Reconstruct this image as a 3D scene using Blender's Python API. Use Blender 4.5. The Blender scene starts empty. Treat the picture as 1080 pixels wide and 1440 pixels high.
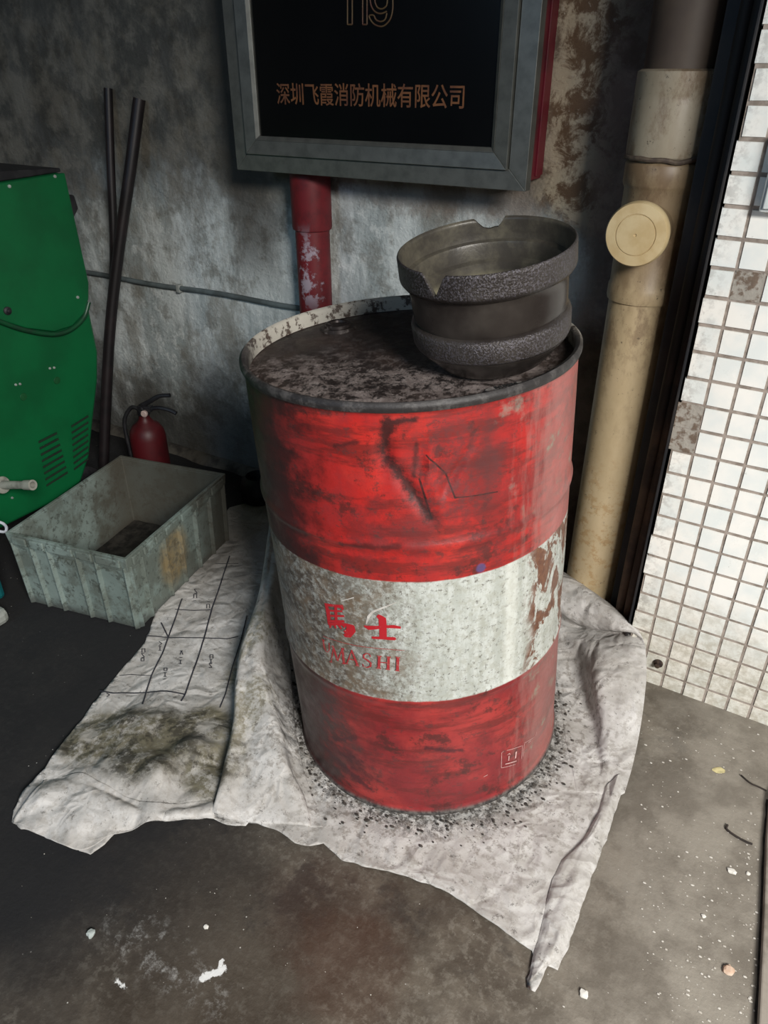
import bpy, bmesh, math, random
from mathutils import Vector, Matrix, noise
from mathutils.geometry import delaunay_2d_cdt
random.seed(7)
PI = math.pi
sc = bpy.context.scene
COL = sc.collection

# ------------------------------------------------------------------ camera, world, light, exposure
FPX, PITCH, YAW, CAMH = 1045.0, math.radians(30.6), math.radians(31.5), 1.29
cam_d = bpy.data.cameras.new('camera'); cam = bpy.data.objects.new('camera', cam_d); COL.objects.link(cam)
cam.location = (0, 0, CAMH); cam.rotation_euler = (PI/2 - PITCH, 0, YAW)
cam_d.sensor_fit = 'VERTICAL'; cam_d.sensor_height = 36.0; cam_d.lens = 36.0*FPX/1440.0
cam_d.clip_start = 0.02
sc.camera = cam
sc.view_settings.view_transform = 'Standard'; sc.view_settings.look = 'None'
sc.view_settings.gamma = 1.0; sc.view_settings.exposure = -0.06
try: sc.view_settings.use_curve_mapping = False
except Exception: pass

world = bpy.data.worlds.new('world'); sc.world = world; world.use_nodes = True
world.node_tree.nodes['Background'].inputs[0].default_value = (0.50, 0.62, 0.80, 1)
world.node_tree.nodes['Background'].inputs[1].default_value = 0.04

def area_light(name, loc, target, sx, sy, power, col):
    d = bpy.data.lights.new(name, 'AREA'); d.shape = 'RECTANGLE'; d.size = sx; d.size_y = sy
    d.energy = power; d.color = col
    o = bpy.data.objects.new(name, d); COL.objects.link(o); o.location = loc
    o.rotation_euler = (Vector(target)-Vector(loc)).to_track_quat('-Z', 'Y').to_euler()
    return o
area_light('daylight_from_yard', (1.95, -0.95, 2.5), (-0.3, 1.4, 0.35), 1.1, 0.9, 245, (1.0, 0.965, 0.92))
area_light('blue_fill_left', (-1.5, -2.3, 2.2), (-1.7, 1.6, 0.3), 1.0, 0.8, 17, (0.46, 0.70, 1.0)).data.specular_factor = 0.35  # cool fill added for the blue tint at left, no real opening

# ------------------------------------------------------------------ reading the photograph: pixel -> point in the room
fw = Vector((-math.sin(YAW)*math.cos(PITCH), math.cos(YAW)*math.cos(PITCH), -math.sin(PITCH)))
rt = Vector((math.cos(YAW), math.sin(YAW), 0)); up = rt.cross(fw)
EYE = Vector((0, 0, CAMH))
def ray(x, y): return fw + rt*((x-540)/FPX) - up*((y-720)/FPX)
def onz(x, y, z=0.0):
    d = ray(x, y); return EYE + d*((z-CAMH)/d.z)
def ony(x, y, Y):
    d = ray(x, y); return EYE + d*(Y/d.y)
def onx(x, y, X):
    d = ray(x, y); return EYE + d*(X/d.x)

# ------------------------------------------------------------------ mesh helpers
def obj(name, bm, mat=None, parent=None, smooth=False, bevel=0.0, autosm=None):
    me = bpy.data.meshes.new(name)
    bmesh.ops.recalc_face_normals(bm, faces=bm.faces)
    bm.to_mesh(me); bm.free()
    if smooth:
        for p in me.polygons: p.use_smooth = True
        me.set_sharp_from_angle(angle=math.radians(autosm if autosm else 40))
    o = bpy.data.objects.new(name, me); COL.objects.link(o)
    if mat: me.materials.append(mat)
    if parent: o.parent = parent
    if bevel > 0:
        b = o.modifiers.new('bevel', 'BEVEL'); b.width = bevel; b.segments = 2; b.limit_method = 'ANGLE'
    return o
def thing(name, label, cat, loc=(0, 0, 0), rot=(0, 0, 0), group=None):
    o = bpy.data.objects.new(name, None); COL.objects.link(o); o.location = loc; o.rotation_euler = rot
    o.empty_display_size = 0.05
    o['label'] = label; o['category'] = cat
    if group: o['group'] = group
    return o
def tag(o, label, cat, group=None):
    o['label'] = label; o['category'] = cat
    if group: o['group'] = group
    return o
def struct(o): o['kind'] = 'structure'; return o
def box(bm, x0, x1, y0, y1, z0, z1, M=None):
    vs = [bm.verts.new((x, y, z)) for z in (z0, z1) for y in (y0, y1) for x in (x0, x1)]
    for f in ((0,1,3,2),(4,6,7,5),(0,4,5,1),(2,3,7,6),(0,2,6,4),(1,5,7,3)): bm.faces.new([vs[i] for i in f])
    if M: 
        for v in vs: v.co = M @ v.co
    return vs
def prism(bm, pts, axis, a0, a1):
    """polygon of 2D points pushed along an axis from a0 to a1"""
    def mk(p, a):
        if axis == 'x': return (a, p[0], p[1])
        if axis == 'y': return (p[0], a, p[1])
        return (p[0], p[1], a)
    A = [bm.verts.new(mk(p, a0)) for p in pts]; B = [bm.verts.new(mk(p, a1)) for p in pts]
    n = len(pts)
    bm.faces.new(A); bm.faces.new(B[::-1])
    for i in range(n): bm.faces.new((A[i], A[(i+1) % n], B[(i+1) % n], B[i]))
def lathe(bm, prof, seg=96, disp=None, cap0=True, cap1=True, M=None):
    rings = []
    for (r, z) in prof:
        ring = []
        for k in range(seg):
            th = 2*PI*k/seg; rr, zz = r, z
            if disp: rr, zz = disp(th, r, z)
            v = bm.verts.new((rr*math.cos(th), rr*math.sin(th), zz))
            ring.append(v)
        rings.append(ring)
    for a, b in zip(rings, rings[1:]):
        for k in range(seg):
            bm.faces.new((a[k], a[(k+1) % seg], b[(k+1) % seg], b[k]))
    if cap0: bm.faces.new(rings[0][::-1])
    if cap1: bm.faces.new(rings[-1])
    if M:
        for r in rings:
            for v in r: v.co = M @ v.co
    return rings
def tube(bm, pts, rad, seg=12, caps=True):
    pts = [Vector(p) for p in pts]; rings = []
    n = len(pts)
    prevx = None
    for i, p in enumerate(pts):
        t = (pts[min(i+1, n-1)]-pts[max(i-1, 0)]).normalized()
        if prevx is None:
            a = Vector((0, 0, 1)) if abs(t.z) < 0.9 else Vector((1, 0, 0))
            x = t.cross(a).normalized()
        else:
            x = (prevx - t*prevx.dot(t)).normalized()
        prevx = x; y = t.cross(x)
        r = rad[i] if isinstance(rad, (list, tuple)) else rad
        rings.append([bm.verts.new(p + x*(r*math.cos(2*PI*k/seg)) + y*(r*math.sin(2*PI*k/seg))) for k in range(seg)])
    for a, b in zip(rings, rings[1:]):
        for k in range(seg): bm.faces.new((a[k], a[(k+1) % seg], b[(k+1) % seg], b[k]))
    if caps: bm.faces.new(rings[0][::-1]); bm.faces.new(rings[-1])
def smooth_path(pts, n=8):
    pts = [Vector(p) for p in pts]; out = []
    P = [pts[0]*2-pts[1]] + pts + [pts[-1]*2-pts[-2]]
    for i in range(1, len(P)-2):
        for k in range(n):
            t = k/n
            a, b, c, d = P[i-1], P[i], P[i+1], P[i+2]
            out.append(0.5*((2*b) + (c-a)*t + (2*a-5*b+4*c-d)*t*t + (3*b-a-3*c+d)*t*t*t))
    out.append(pts[-1]); return out
def text_mesh(name, s, mat, parent, M, size_w, size_h, outline=0.0, offset=0.0, stretch_lines=False):
    cu = bpy.data.curves.new(name, 'FONT'); cu.body = s; cu.size = 1.0
    if outline > 0: cu.fill_mode = 'NONE'; cu.bevel_depth = outline
    else: cu.extrude = 0.01; cu.offset = offset
    to = bpy.data.objects.new(name, cu); COL.objects.link(to)
    dg = bpy.context.evaluated_depsgraph_get(); dg.update()
    me = bpy.data.meshes.new_from_object(to.evaluated_get(dg))
    bpy.data.objects.remove(to)
    xs = [v.co.x for v in me.vertices]; ys = [v.co.y for v in me.vertices]
    x0, x1, y0, y1 = min(xs), max(xs), min(ys), max(ys)
    for v in me.vertices:
        v.co = Vector(((v.co.x-x0)/(x1-x0)*size_w, (v.co.y-y0)/(y1-y0)*size_h, v.co.z*0.02 if outline == 0 else v.co.z*size_h/(y1-y0)))
    me.transform(M)
    me.materials.clear(); me.materials.append(mat)
    o = bpy.data.objects.new(name, me); COL.objects.link(o)
    if parent: o.parent = parent
    return o

# ------------------------------------------------------------------ material helpers
class NT:
    def __init__(s, name, rough=0.6, metal=0.0, spec=0.5):
        s.m = bpy.data.materials.new(name); s.m.use_nodes = True
        s.t = s.m.node_tree; s.b = s.t.nodes['Principled BSDF']
        s.b.inputs['Roughness'].default_value = rough; s.b.inputs['Metallic'].default_value = metal
        s.b.inputs['Specular IOR Level'].default_value = spec
        s.tc = s.t.nodes.new('ShaderNodeTexCoord'); s.vec = s.tc.outputs['Object']
    def link(s, a, b): s.t.links.new(a, b)
    def inp(s, sock, v):
        if isinstance(v, (int, float)): sock.default_value = v
        elif isinstance(v, tuple): sock.default_value = v if len(v) != 3 or sock.type == 'VECTOR' else (*v, 1)
        else: s.link(v, sock)
    def mapv(s, scale=(1, 1, 1), loc=(0, 0, 0), rot=(0, 0, 0), vec=None):
        n = s.t.nodes.new('ShaderNodeMapping'); s.link(vec or s.vec, n.inputs[0])
        n.inputs['Scale'].default_value = scale; n.inputs['Location'].default_value = loc; n.inputs['Rotation'].default_value = rot
        return n.outputs[0]
    def noise(s, scale, detail=4, rough=0.6, vec=None, dist=0.0):
        n = s.t.nodes.new('ShaderNodeTexNoise'); s.link(vec or s.vec, n.inputs['Vector'])
        n.inputs['Scale'].default_value = scale; n.inputs['Detail'].default_value = detail
        n.inputs['Roughness'].default_value = rough; n.inputs['Distortion'].default_value = dist
        return n.outputs['Fac']
    def voro(s, scale, vec=None, feature='F1', out='Distance'):
        n = s.t.nodes.new('ShaderNodeTexVoronoi'); n.feature = feature
        s.link(vec or s.vec, n.inputs['Vector']); n.inputs['Scale'].default_value = scale
        return n.outputs[out]
    def ramp(s, v, lo, hi, a=0.0, b=1.0):
        n = s.t.nodes.new('ShaderNodeMapRange'); n.interpolation_type = 'SMOOTHSTEP'
        s.inp(n.inputs[0], v)
        n.inputs[1].default_value = lo; n.inputs[2].default_value = hi; n.inputs[3].default_value = a; n.inputs[4].default_value = b
        if lo > hi:
            n.inputs[1].default_value = hi; n.inputs[2].default_value = lo; n.inputs[3].default_value = b; n.inputs[4].default_value = a
        return n.outputs[0]
    def math(s, op, a, b=0.0, c=0.0):
        n = s.t.nodes.new('ShaderNodeMath'); n.operation = op
        s.inp(n.inputs[0], a); s.inp(n.inputs[1], b); s.inp(n.inputs[2], c); return n.outputs[0]
    def mul(s, a, b): return s.math('MULTIPLY', a, b)
    def add(s, a, b): return s.math('ADD', a, b)
    def mx(s, a, b): return s.math('MAXIMUM', a, b)
    def inv(s, a): return s.math('SUBTRACT', 1.0, a)
    def mix(s, f, a, b):
        n = s.t.nodes.new('ShaderNodeMix'); n.data_type = 'RGBA'
        s.inp(n.inputs[0], f); s.inp(n.inputs[6], a); s.inp(n.inputs[7], b); return n.outputs[2]
    def xyz(s, vec=None):
        n = s.t.nodes.new('ShaderNodeSeparateXYZ'); s.link(vec or s.vec, n.inputs[0]); return n.outputs
    def blob(s, c, r, soft=0.5, nz=None, amt=0.5, sc_=(1, 1, 1)):
        """1 inside an irregular patch round point c of radius r"""
        sub = s.t.nodes.new('ShaderNodeVectorMath'); sub.operation = 'SUBTRACT'; s.link(s.vec, sub.inputs[0]); sub.inputs[1].default_value = c
        m = s.t.nodes.new('ShaderNodeVectorMath'); m.operation = 'MULTIPLY'; s.link(sub.outputs[0], m.inputs[0]); m.inputs[1].default_value = sc_
        l = s.t.nodes.new('ShaderNodeVectorMath'); l.operation = 'LENGTH'; s.link(m.outputs[0], l.inputs[0])
        d = s.math('DIVIDE', l.outputs['Value'], r)
        if nz is not None: d = s.add(d, s.mul(s.math('SUBTRACT', nz, 0.5), amt*2))
        return s.ramp(d, 1.0+soft*0.5, 1.0-soft*0.5)
    def seg(s, a, b, r, soft=.6, nz=None, amt=.5):
        """1 along the line a-b, width r, wobbling edge"""
        def vm(op, x, y=None, sc_=None):
            n = s.t.nodes.new('ShaderNodeVectorMath'); n.operation = op
            for k, v in enumerate((x, y)):
                if v is None: continue
                if isinstance(v, tuple): n.inputs[k].default_value = v
                else: s.link(v, n.inputs[k])
            if sc_ is not None: s.link(sc_, n.inputs['Scale'])
            return n
        ab = tuple(q-p for p, q in zip(a, b)); L2 = sum(k*k for k in ab)
        pa = vm('SUBTRACT', s.vec, a).outputs[0]
        t = s.math('DIVIDE', vm('DOT_PRODUCT', pa, ab).outputs['Value'], L2)
        t = s.math('MINIMUM', s.math('MAXIMUM', t, 0.0), 1.0)
        cb = s.t.nodes.new('ShaderNodeCombineXYZ'); [s.inp(cb.inputs[k], ab[k]) for k in range(3)]
        q = vm('SCALE', cb.outputs[0], None, t).outputs[0]
        d = s.math('DIVIDE', vm('LENGTH', vm('SUBTRACT', pa, q).outputs[0]).outputs['Value'], r)
        if nz is not None: d = s.add(d, s.mul(s.math('SUBTRACT', nz, 0.5), amt*7))
        return s.ramp(d, 1.0+soft*0.5, 1.0-soft*0.5)
    def col(s, c): s.inp(s.b.inputs['Base Color'], c); return s
    def rough(s, r): s.inp(s.b.inputs['Roughness'], r); return s
    def bump(s, h, strength=0.3, dist=0.01):
        n = s.t.nodes.new('ShaderNodeBump'); s.link(h, n.inputs['Height'])
        n.inputs['Strength'].default_value = strength; n.inputs['Distance'].default_value = dist
        s.link(n.outputs[0], s.b.inputs['Normal']); return s

def simple(name, c, c2=None, scale=20, rough=0.6, metal=0.0, lo=0.4, hi=0.65, bump=0.0, detail=5):
    n = NT(name, rough, metal)
    nz = n.noise(scale, detail)
    n.col(n.mix(n.ramp(nz, lo, hi), c, c2 if c2 else tuple(x*0.6 for x in c)))
    if bump: n.bump(nz, bump, 0.004)
    return n.m

# ---- floor
def m_floor():
    n = NT('stained_concrete', 0.6)
    big = n.noise(1.6, 6, 0.62); mid = n.noise(7, 8, 0.65); fine = n.noise(60, 6, 0.7); sp = n.noise(140, 3, 0.6)
    X, Y, Z = n.xyz()
    c = n.mix(n.ramp(mid, .38, .62), (.060, .047, .034), (.135, .113, .086))
    c = n.mix(n.mul(n.ramp(fine, .48, .62), .45), c, (.23, .21, .175))
    c = n.mix(n.mul(n.ramp(big, .46, .56), .7), c, (.045, .034, .024))
    c = n.mix(n.mul(n.ramp(n.noise(4, 9, .75, vec=n.mapv(loc=(3, 8, 1))), .54, .62), .75), c, (.035, .028, .022))
    # worn paler concrete to the right
    rgt = n.ramp(n.add(X, n.mul(n.math('SUBTRACT', big, .5), .7)), -.35, .12)
    c = n.mix(n.mul(rgt, .84), c, n.mix(n.ramp(mid, .38, .62), (.19, .17, .14), (.31, .285, .24)))
    # oil soaked black patch to the left
    oil = n.ramp(n.add(n.add(X, n.mul(Y, -.15)), n.mul(n.math('SUBTRACT', n.noise(2.2, 5, .6), .5), .55)), -.56, -1.05)
    c = n.mix(n.mul(oil, .94), c, (.005, .006, .008))
    red = n.blob((-.50, .62, 0), .11, .8, mid, .9)
    c = n.mix(n.mul(red, .25), c, (.055, .022, .014))
    red2 = n.blob((-.40, .55, 0), .09, .8, mid, 1.2)
    c = n.mix(n.mul(red2, .3), c, (.08, .035, .02))
    # white paint scuffs
    p1 = onz(300, 1366); p2 = onz(285, 1376); p3 = onz(170, 1383); p4 = onz(235, 1350)
    nz5 = n.noise(55, 6, .75)
    wp = n.mx(n.seg((p1.x+.012, p1.y+.012, 0), (p2.x, p2.y, 0), .0055, .5, nz5, .7), n.mx(n.seg((p1.x, p1.y+.02, 0), (p1.x+.01, p1.y+.002, 0), .003, .5, nz5, .7), n.blob((p3.x, p3.y, 0), .006, .6, nz5, 3.5, (.6, 1.4, 1))))
    wp = n.mx(wp, n.mul(n.blob((p4.x, p4.y, 0), .10, .9, mid, .7, (.8, 2.4, 1)), n.mul(n.ramp(n.noise(30, 7, .8), .5, .72), .35)))
    c = n.mix(wp, c, (.72, .73, .72))
    dust = n.mul(n.ramp(n.voro(60), .10, .04), n.ramp(mid, .5, .62))
    c = n.mix(n.mul(dust, .8), c, (.55, .54, .50))
    n.col(c)
    n.rough(n.ramp(n.add(mid, n.mul(oil, .3)), .2, .8, .45, .9))
    n.bump(n.add(n.mul(mid, .6), n.add(n.mul(fine, .25), n.mul(sp, .1))), .5, .012)
    return n.m
# ---- back wall plaster
def m_wall():
    n = NT('stained_plaster', .85)
    big = n.noise(1.8, 6, .6); mid = n.noise(7, 8, .65); fine = n.noise(38, 8, .7)
    ver = n.noise(9, 6, .65, vec=n.mapv((1, 1, .28)))
    X, Y, Z = n.xyz()
    c = n.mix(n.ramp(ver, .40, .60), (.38, .43, .43), (.66, .71, .70))
    c = n.mix(n.mul(n.ramp(fine, .5, .7), .35), c, (.58, .63, .64))
    # green-blue paint remains and white scabs
    c = n.mix(n.mul(n.ramp(n.noise(14, 9, .75), .52, .60), .6), c, (.76, .80, .78))
    c = n.mix(n.mul(n.ramp(n.noise(11, 8, .7, vec=n.mapv(loc=(4, 2, 7))), .50, .64), .65), c, (.19, .185, .16))
    c = n.mix(n.mul(n.ramp(n.noise(5, 9, .75, vec=n.mapv((1, 1, .5), (9, 2, 5))), .47, .63), .7), c, (.22, .21, .175))
    wob = n.add(n.mul(n.math('SUBTRACT', big, .5), .75), n.mul(n.math('SUBTRACT', mid, .5), .35))
    zz = n.add(Z, wob)
    # sooty brown upper half, with the shade up there painted in
    left = n.ramp(X, -.9, -1.35)
    soot_shade = n.mul(n.ramp(zz, .86, 1.1), 1.0)
    c = n.mix(n.mul(soot_shade, .90), c, n.mix(n.ramp(mid, .40, .60), (.040, .036, .028), (.15, .135, .105)))
    # dark brown column left of the cabinet
    g = n.ramp(n.math('ABSOLUTE', n.add(n.add(X, 1.60), n.mul(n.math('SUBTRACT', mid, .5), .25))), .15, .05)
    c = n.mix(n.mul(n.mul(g, n.ramp(Z, .62, .85)), .75), c, (.06, .052, .042))
    # dark brown towards the foot
    c = n.mix(n.mul(n.ramp(zz, .46, .2), .88), c, (.06, .055, .045))
    # right hand side: peeled brown render
    r = n.ramp(n.add(X, n.mul(n.math('SUBTRACT', mid, .5), .12)), -.74, -.66)
    pl = n.mix(n.ramp(n.noise(16, 10, .75, dist=.4), .44, .56), (.44, .38, .28), (.13, .08, .045))
    pl = n.mix(n.ramp(fine, .62, .7), pl, (.44, .40, .33))
    c = n.mix(n.mul(r, n.ramp(zz, .95, 1.06)), c, pl)
    r2 = n.ramp(n.add(X, n.mul(n.math('SUBTRACT', mid, .5), .14)), -.62, -.52)  # darker brown again towards the drain pipe
    c = n.mix(n.mul(r2, .9), c, n.mix(n.ramp(mid, .4, .6), (.10, .07, .055), (.20, .145, .12)))
    # brown band under the cabinet
    br = n.mul(n.ramp(n.add(Z, n.mul(n.math('SUBTRACT', fine, .5), .12)), .94, 1.0), n.ramp(X, -1.30, -1.15))
    c = n.mix(n.mul(n.mul(br, n.inv(r)), .6), c, (.17, .12, .09))
    n.col(c)
    n.bump(n.add(n.mul(mid, .5), n.mul(fine, .5)), .75, .02)
    return n.m
# ---- little square tiles
def m_tile():
    n = NT('glazed_mosaic_tile', .3)
    mid = n.noise(9, 8, .7); fine = n.noise(50, 6, .7)
    X, Y, Z = n.xyz()
    c = n.mix(n.ramp(n.noise(14, 3, .5), .35, .65), (.80, .85, .83), (.93, .93, .88))
    low = n.ramp(n.add(Z, n.mul(n.math('SUBTRACT', mid, .5), .35)), .34, .08)
    c = n.mix(n.mul(n.mul(low, n.ramp(fine, .35, .65)), .75), c, (.36, .34, .28))
    c = n.mix(n.mul(low, .35), c, (.62, .56, .42))
    c = n.mix(n.mul(n.ramp(n.noise(22, 9, .8), .62, .70), .7), c, (.30, .29, .25))
    edge = n.ramp(n.add(X, n.mul(n.math('SUBTRACT', mid, .5), .06)), -.17, -.235)
    c = n.mix(n.mul(n.mul(edge, n.ramp(fine, .45, .6)), .55), c, (.30, .29, .27))
    n.col(c); n.rough(n.ramp(mid, .3, .7, .2, .5)); n.bump(fine, .12, .004)
    return n.m

M = {}
M['floor'] = m_floor(); M['wall'] = m_wall(); M['tile'] = m_tile()
M['grout'] = simple('dirty_grout', (.36, .31, .27), (.22, .185, .155), 40, .9, bump=.5)
M['rubble'] = simple('broken_render', (.36, .34, .30), (.16, .12, .09), 55, .9, bump=.9, lo=.45, hi=.58)
M['soffit'] = simple('dark_ceiling_render', (.22, .21, .19), (.12, .11, .10), 5, .9)
M['slab'] = simple('paler_concrete', (.30, .27, .23), (.18, .16, .13), 18, .8, bump=.4)

# ================================================================== THE SETTING
bm = bmesh.new()
box(bm, -4.2, 2.6, -1.4, 2.1, -.12, 0)
struct(obj('floor', bm, M['floor']))
bm = bmesh.new(); box(bm, -4.2, 2.6, 1.85, 2.1, 0, 2.35)
struct(obj('wall_back', bm, M['wall']))
bm = bmesh.new(); box(bm, -4.2, 2.6, -.15, 2.1, 2.35, 2.5)
box(bm, -4.2, 2.6, -.15, 0.0, 2.09, 2.35)  # drop beam added out of view to shade the upper wall
struct(obj('ceiling', bm, M['soffit']))
bm = bmesh.new(); box(bm, -4.3, -4.2, -1.4, 2.1, 0, 2.5)
struct(obj('wall_left', bm, M['wall']))
# fillet of mortar along the wall foot
bm = bmesh.new()
N = 60; prev = None
for i in range(N+1):
    x = -3.2 + 2.75*i/N
    h = .022 + .012*noise.noise(Vector((x*9, 0, 1))); d = .045 + .02*noise.noise(Vector((x*7, 3, 1)))
    row = [bm.verts.new(p) for p in ((x, 1.855, h), (x, 1.85-d*.35, h*.95), (x, 1.85-d, 0.0), (x, 1.855, 0.0))]
    if prev:
        for k in range(4): bm.faces.new((prev[k], prev[(k+1) % 4], row[(k+1) % 4], row[k]))
    prev = row
struct(obj('baseboard_back', bm, simple('mortar_fillet', (.12, .11, .09), (.045, .04, .035), 15, .9, bump=.5), smooth=True))
# tiled pier
PY, PX0, PX1 = 1.50, -.226, .42
bm = bmesh.new(); box(bm, PX0+.006, PX1, PY+.0012, 1.86, 0, 2.35)
pier = struct(obj('wall_right', bm, M['grout']))
TW, TH = .0495, .0525
bm = bmesh.new(); rub = bmesh.new()
rnd = random.Random(3)
cols = [PX0+.0005] + [-.1765 + TW*k for k in range(12)]
for r in range(40):
    z0 = -.015 + TH*r + .004; z1 = z0 + TH - .0045
    if z1 < .01: continue
    for k in range(len(cols)-1):
        x0, x1 = cols[k]+.0018, cols[k+1]-.0018
        zc = (z0+z1)/2; xc = (x0+x1)/2
        gone = (k == 0 and .60 < zc < .735)
        half = (k == 1 and .955 < zc < 1.00)
        if gone or half:
            # broken mortar bed where the tile is missing
            nn = 8
            g = [[rub.verts.new((x0-.002+(x1-x0+.004)*i/nn, PY+.0006-.0035*abs(noise.noise(Vector((i*.7+k, j*.8+r, 2)))), z0-.002+(z1-z0+.004)*j/nn)) for i in range(nn+1)] for j in range(nn+1)]
            for j in range(nn):
                for i in range(nn): rub.faces.new((g[j][i], g[j][i+1], g[j+1][i+1], g[j+1][i]))
            if half: pass
            continue
        ch = .0016; t = PY - .001 + rnd.uniform(-.0006, .0006); tx = rnd.uniform(-.0004, .0004)
        jx = rnd.uniform(-.0007, .0007); lx = x0
        if k == 0: lx = x0 + rnd.choice([0, 0, .001, .003, .006])
        f = [bm.verts.new((a, t+(tx if a > xc else -tx), b)) for a, b in ((lx+ch, z0+ch), (x1-ch, z0+ch+jx), (x1-ch, z1-ch+jx), (lx+ch, z1-ch))]
        g = [bm.verts.new((a, PY+.008, b)) for a, b in ((lx, z0), (x1, z0+jx), (x1, z1+jx), (lx, z1))]
        bm.faces.new(f)
        for i in range(4): bm.faces.new((f[i], f[(i+1) % 4], g[(i+1) % 4], g[i]))
obj('mosaic_tile', bm, M['tile'], pier)
obj('exposed_mortar', rub, M['rubble'], pier, smooth=True)
# little rusty stub low on the pier
p = ony(926, 932, PY)
bm = bmesh.new(); lathe(bm, [(.011, .0), (.011, .004), (.006, .006), (.006, .014), (.003, .015)], 16, M=Matrix.Translation((p.x, PY-.001, p.z)) @ Matrix.Rotation(PI/2, 4, 'X'))
obj('anchor_bolt', bm, simple('rusty_bolt', (.10, .07, .05), (.03, .02, .02), 90, .7, .5), pier, smooth=True)
# slab edge at the right
e = [onz(1080, 1125), onz(1075, 1190), onz(1071, 1300), onz(1064, 1440)]
bm = bmesh.new()
pts = [(v.x, v.y) for v in e] + [(e[-1].x+.08, -.2), (1.4, -.2), (1.4, 1.38), (e[0].x+.02, 1.38)]
prism(bm, pts, 'z', .0, .016)
struct(obj('trim_1', bm, M['slab'], bevel=.003))
bm = bmesh.new()
prev = None
for i, v in enumerate(smooth_path([Vector((a.x, a.y, 0)) for a in e], 8)):
    w = .0035 + .002*noise.noise(Vector((i*.5, 0, 0)))
    row = [bm.verts.new((v.x-w, v.y, .0012)), bm.verts.new((v.x+.004, v.y, .0012))]
    if prev: bm.faces.new((prev[0], prev[1], row[1], row[0]))
    prev = row
struct(obj('trim_2', bm, simple('black_joint_dirt', (.012, .01, .009), (.03, .025, .02), 80, .95)))

# ================================================================== FIRE HOSE CABINET
alu = NT('grey_aluminium', .42, .55)
alu.col(alu.mix(alu.ramp(alu.noise(30, 6), .3, .8), (.17,.175,.16), (.11,.115,.105))); alu.bump(alu.noise(300, 2), .1, .001)
M['alu'] = alu.m
M['dkred'] = simple('dark_red_enamel', (.12, .008, .018), (.06, .006, .012), 12, .45)
M['blackglass'] = simple('black_glass', (.002, .002, .002), (.003, .003, .003), 3, .2)
M['gold'] = simple('orange_lettering', (.19, .075, .026), (.08, .028, .018), 25, .6, lo=.35, hi=.75)
M['goldd'] = simple('gold_outline_lettering', (.11, .07, .03), (.09, .02, .02), 12, .6)
CY_ = 1.70
cab = thing('fire_hose_cabinet', 'grey aluminium framed fire hose cabinet with black glass, hung above the red barrel', 'cabinet', (-1.09, CY_, 1.06))
o3 = lambda x, y, z: (x+1.09, y-CY_, z-1.06)
X0, X1, Z0, Z1 = -1.516, -.670, 1.060, 1.92
def cbox(bm, x0, x1, y0, y1, z0, z1):
    a = o3(x0, y0, z0); b = o3(x1, y1, z1); box(bm, a[0], b[0], a[1], b[1], a[2], b[2])
bm = bmesh.new(); cbox(bm, X0+.026, X1-.024, CY_+.012, 1.852, Z0+.012, Z1-.02)
obj('cabinet_body', bm, M['dkred'], cab, bevel=.003)
bm = bmesh.new()   # pipe-shaped red lip along the side
cbox(bm, X1-.024, X1-.018, CY_+.05, CY_+.075, Z0+.012, Z1-.02); cbox(bm, X1-.024, X1-.020, CY_+.11, 1.85, Z0+.02, Z1-.02)
obj('side_flange', bm, M['dkred'], cab, bevel=.001)
def mitre_frame(bm, x0, x1, z0, z1, w, ya, yb, yo):
    """four mitred bars; ya front at the outer edge, yo front at the inner edge, yb back"""
    O = [(x0, z0), (x1, z0), (x1, z1), (x0, z1)]; I = [(x0+w, z0+w), (x1-w, z0+w), (x1-w, z1-w), (x0+w, z1-w)]
    for i in range(4):
        j = (i+1) % 4
        v = [bm.verts.new(o3(p[0], y, p[1])) for p, y in ((O[i], ya), (O[j], ya), (I[j], yo), (I[i], yo), (O[i], yb), (O[j], yb), (I[j], yb), (I[i], yb))]
        for f in ((0,1,2,3),(4,7,6,5),(0,4,5,1),(2,6,7,3),(1,5,6,2),(0,3,7,4)): bm.faces.new([v[k] for k in f])
bm = bmesh.new(); mitre_frame(bm, X0, X1, Z0, Z1, .044, CY_, CY_+.028, CY_)
obj('outer_frame', bm, M['alu'], cab, bevel=.0012)
door = None
bm = bmesh.new(); mitre_frame(bm, X0+.046, X1-.046, Z0+.042, Z1-.046, .034, CY_-.010, CY_+.012, CY_-.006); mitre_frame(bm, X0+.080, X1-.080, Z0+.076, Z1-.08, .010, CY_-.008, CY_+.010, CY_-.001)
door = obj('cabinet_door', bm, M['alu'], cab, bevel=.0012)
bm = bmesh.new(); box(bm, *[v for v in (X0+.086+1.09, X1-.086+1.09)], .004, .008, .083, Z1-1.06-.08)
glass = obj('glass_pane', bm, M['blackglass'], door)
# lettering on the glass
a = ony(390, 150, CY_+.003); b = ony(652, 152, CY_+.003); tp = ony(640, 118, CY_+.003); bt = ony(640, 156, CY_+.003)
W = b.x-a.x; Hh = tp.z-bt.z
MT = Matrix.Translation((a.x+1.09, .0035, bt.z-1.06+.004)) @ Matrix.Rotation(PI/2, 4, 'X')
text_mesh('company_lettering', '深圳飞霞消防机械有限公司', M['gold'], door, MT, W, Hh*.92, offset=.008)
z4 = lambda x, y: ony(460+x/9, y/9, CY_+.0035)
def outline_digit(name, paths):
    bm = bmesh.new()
    for pth in paths: tube(bm, smooth_path([Vector(o3(*z4(*p))) for p in pth], 4), .0017, 6)
    obj(name, bm, M['goldd'], door, smooth=True)
outline_digit('digit_one', [[(258, -900), (258, 0), (258, 308)], [(258, 310), (318, 310)], [(318, 308), (318, 0), (318, -900)]])
outline_digit('digit_one', [[(450, -900), (450, 0), (450, 308)], [(450, 310), (505, 310)], [(505, 308), (505, 0), (505, -900)]])
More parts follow.
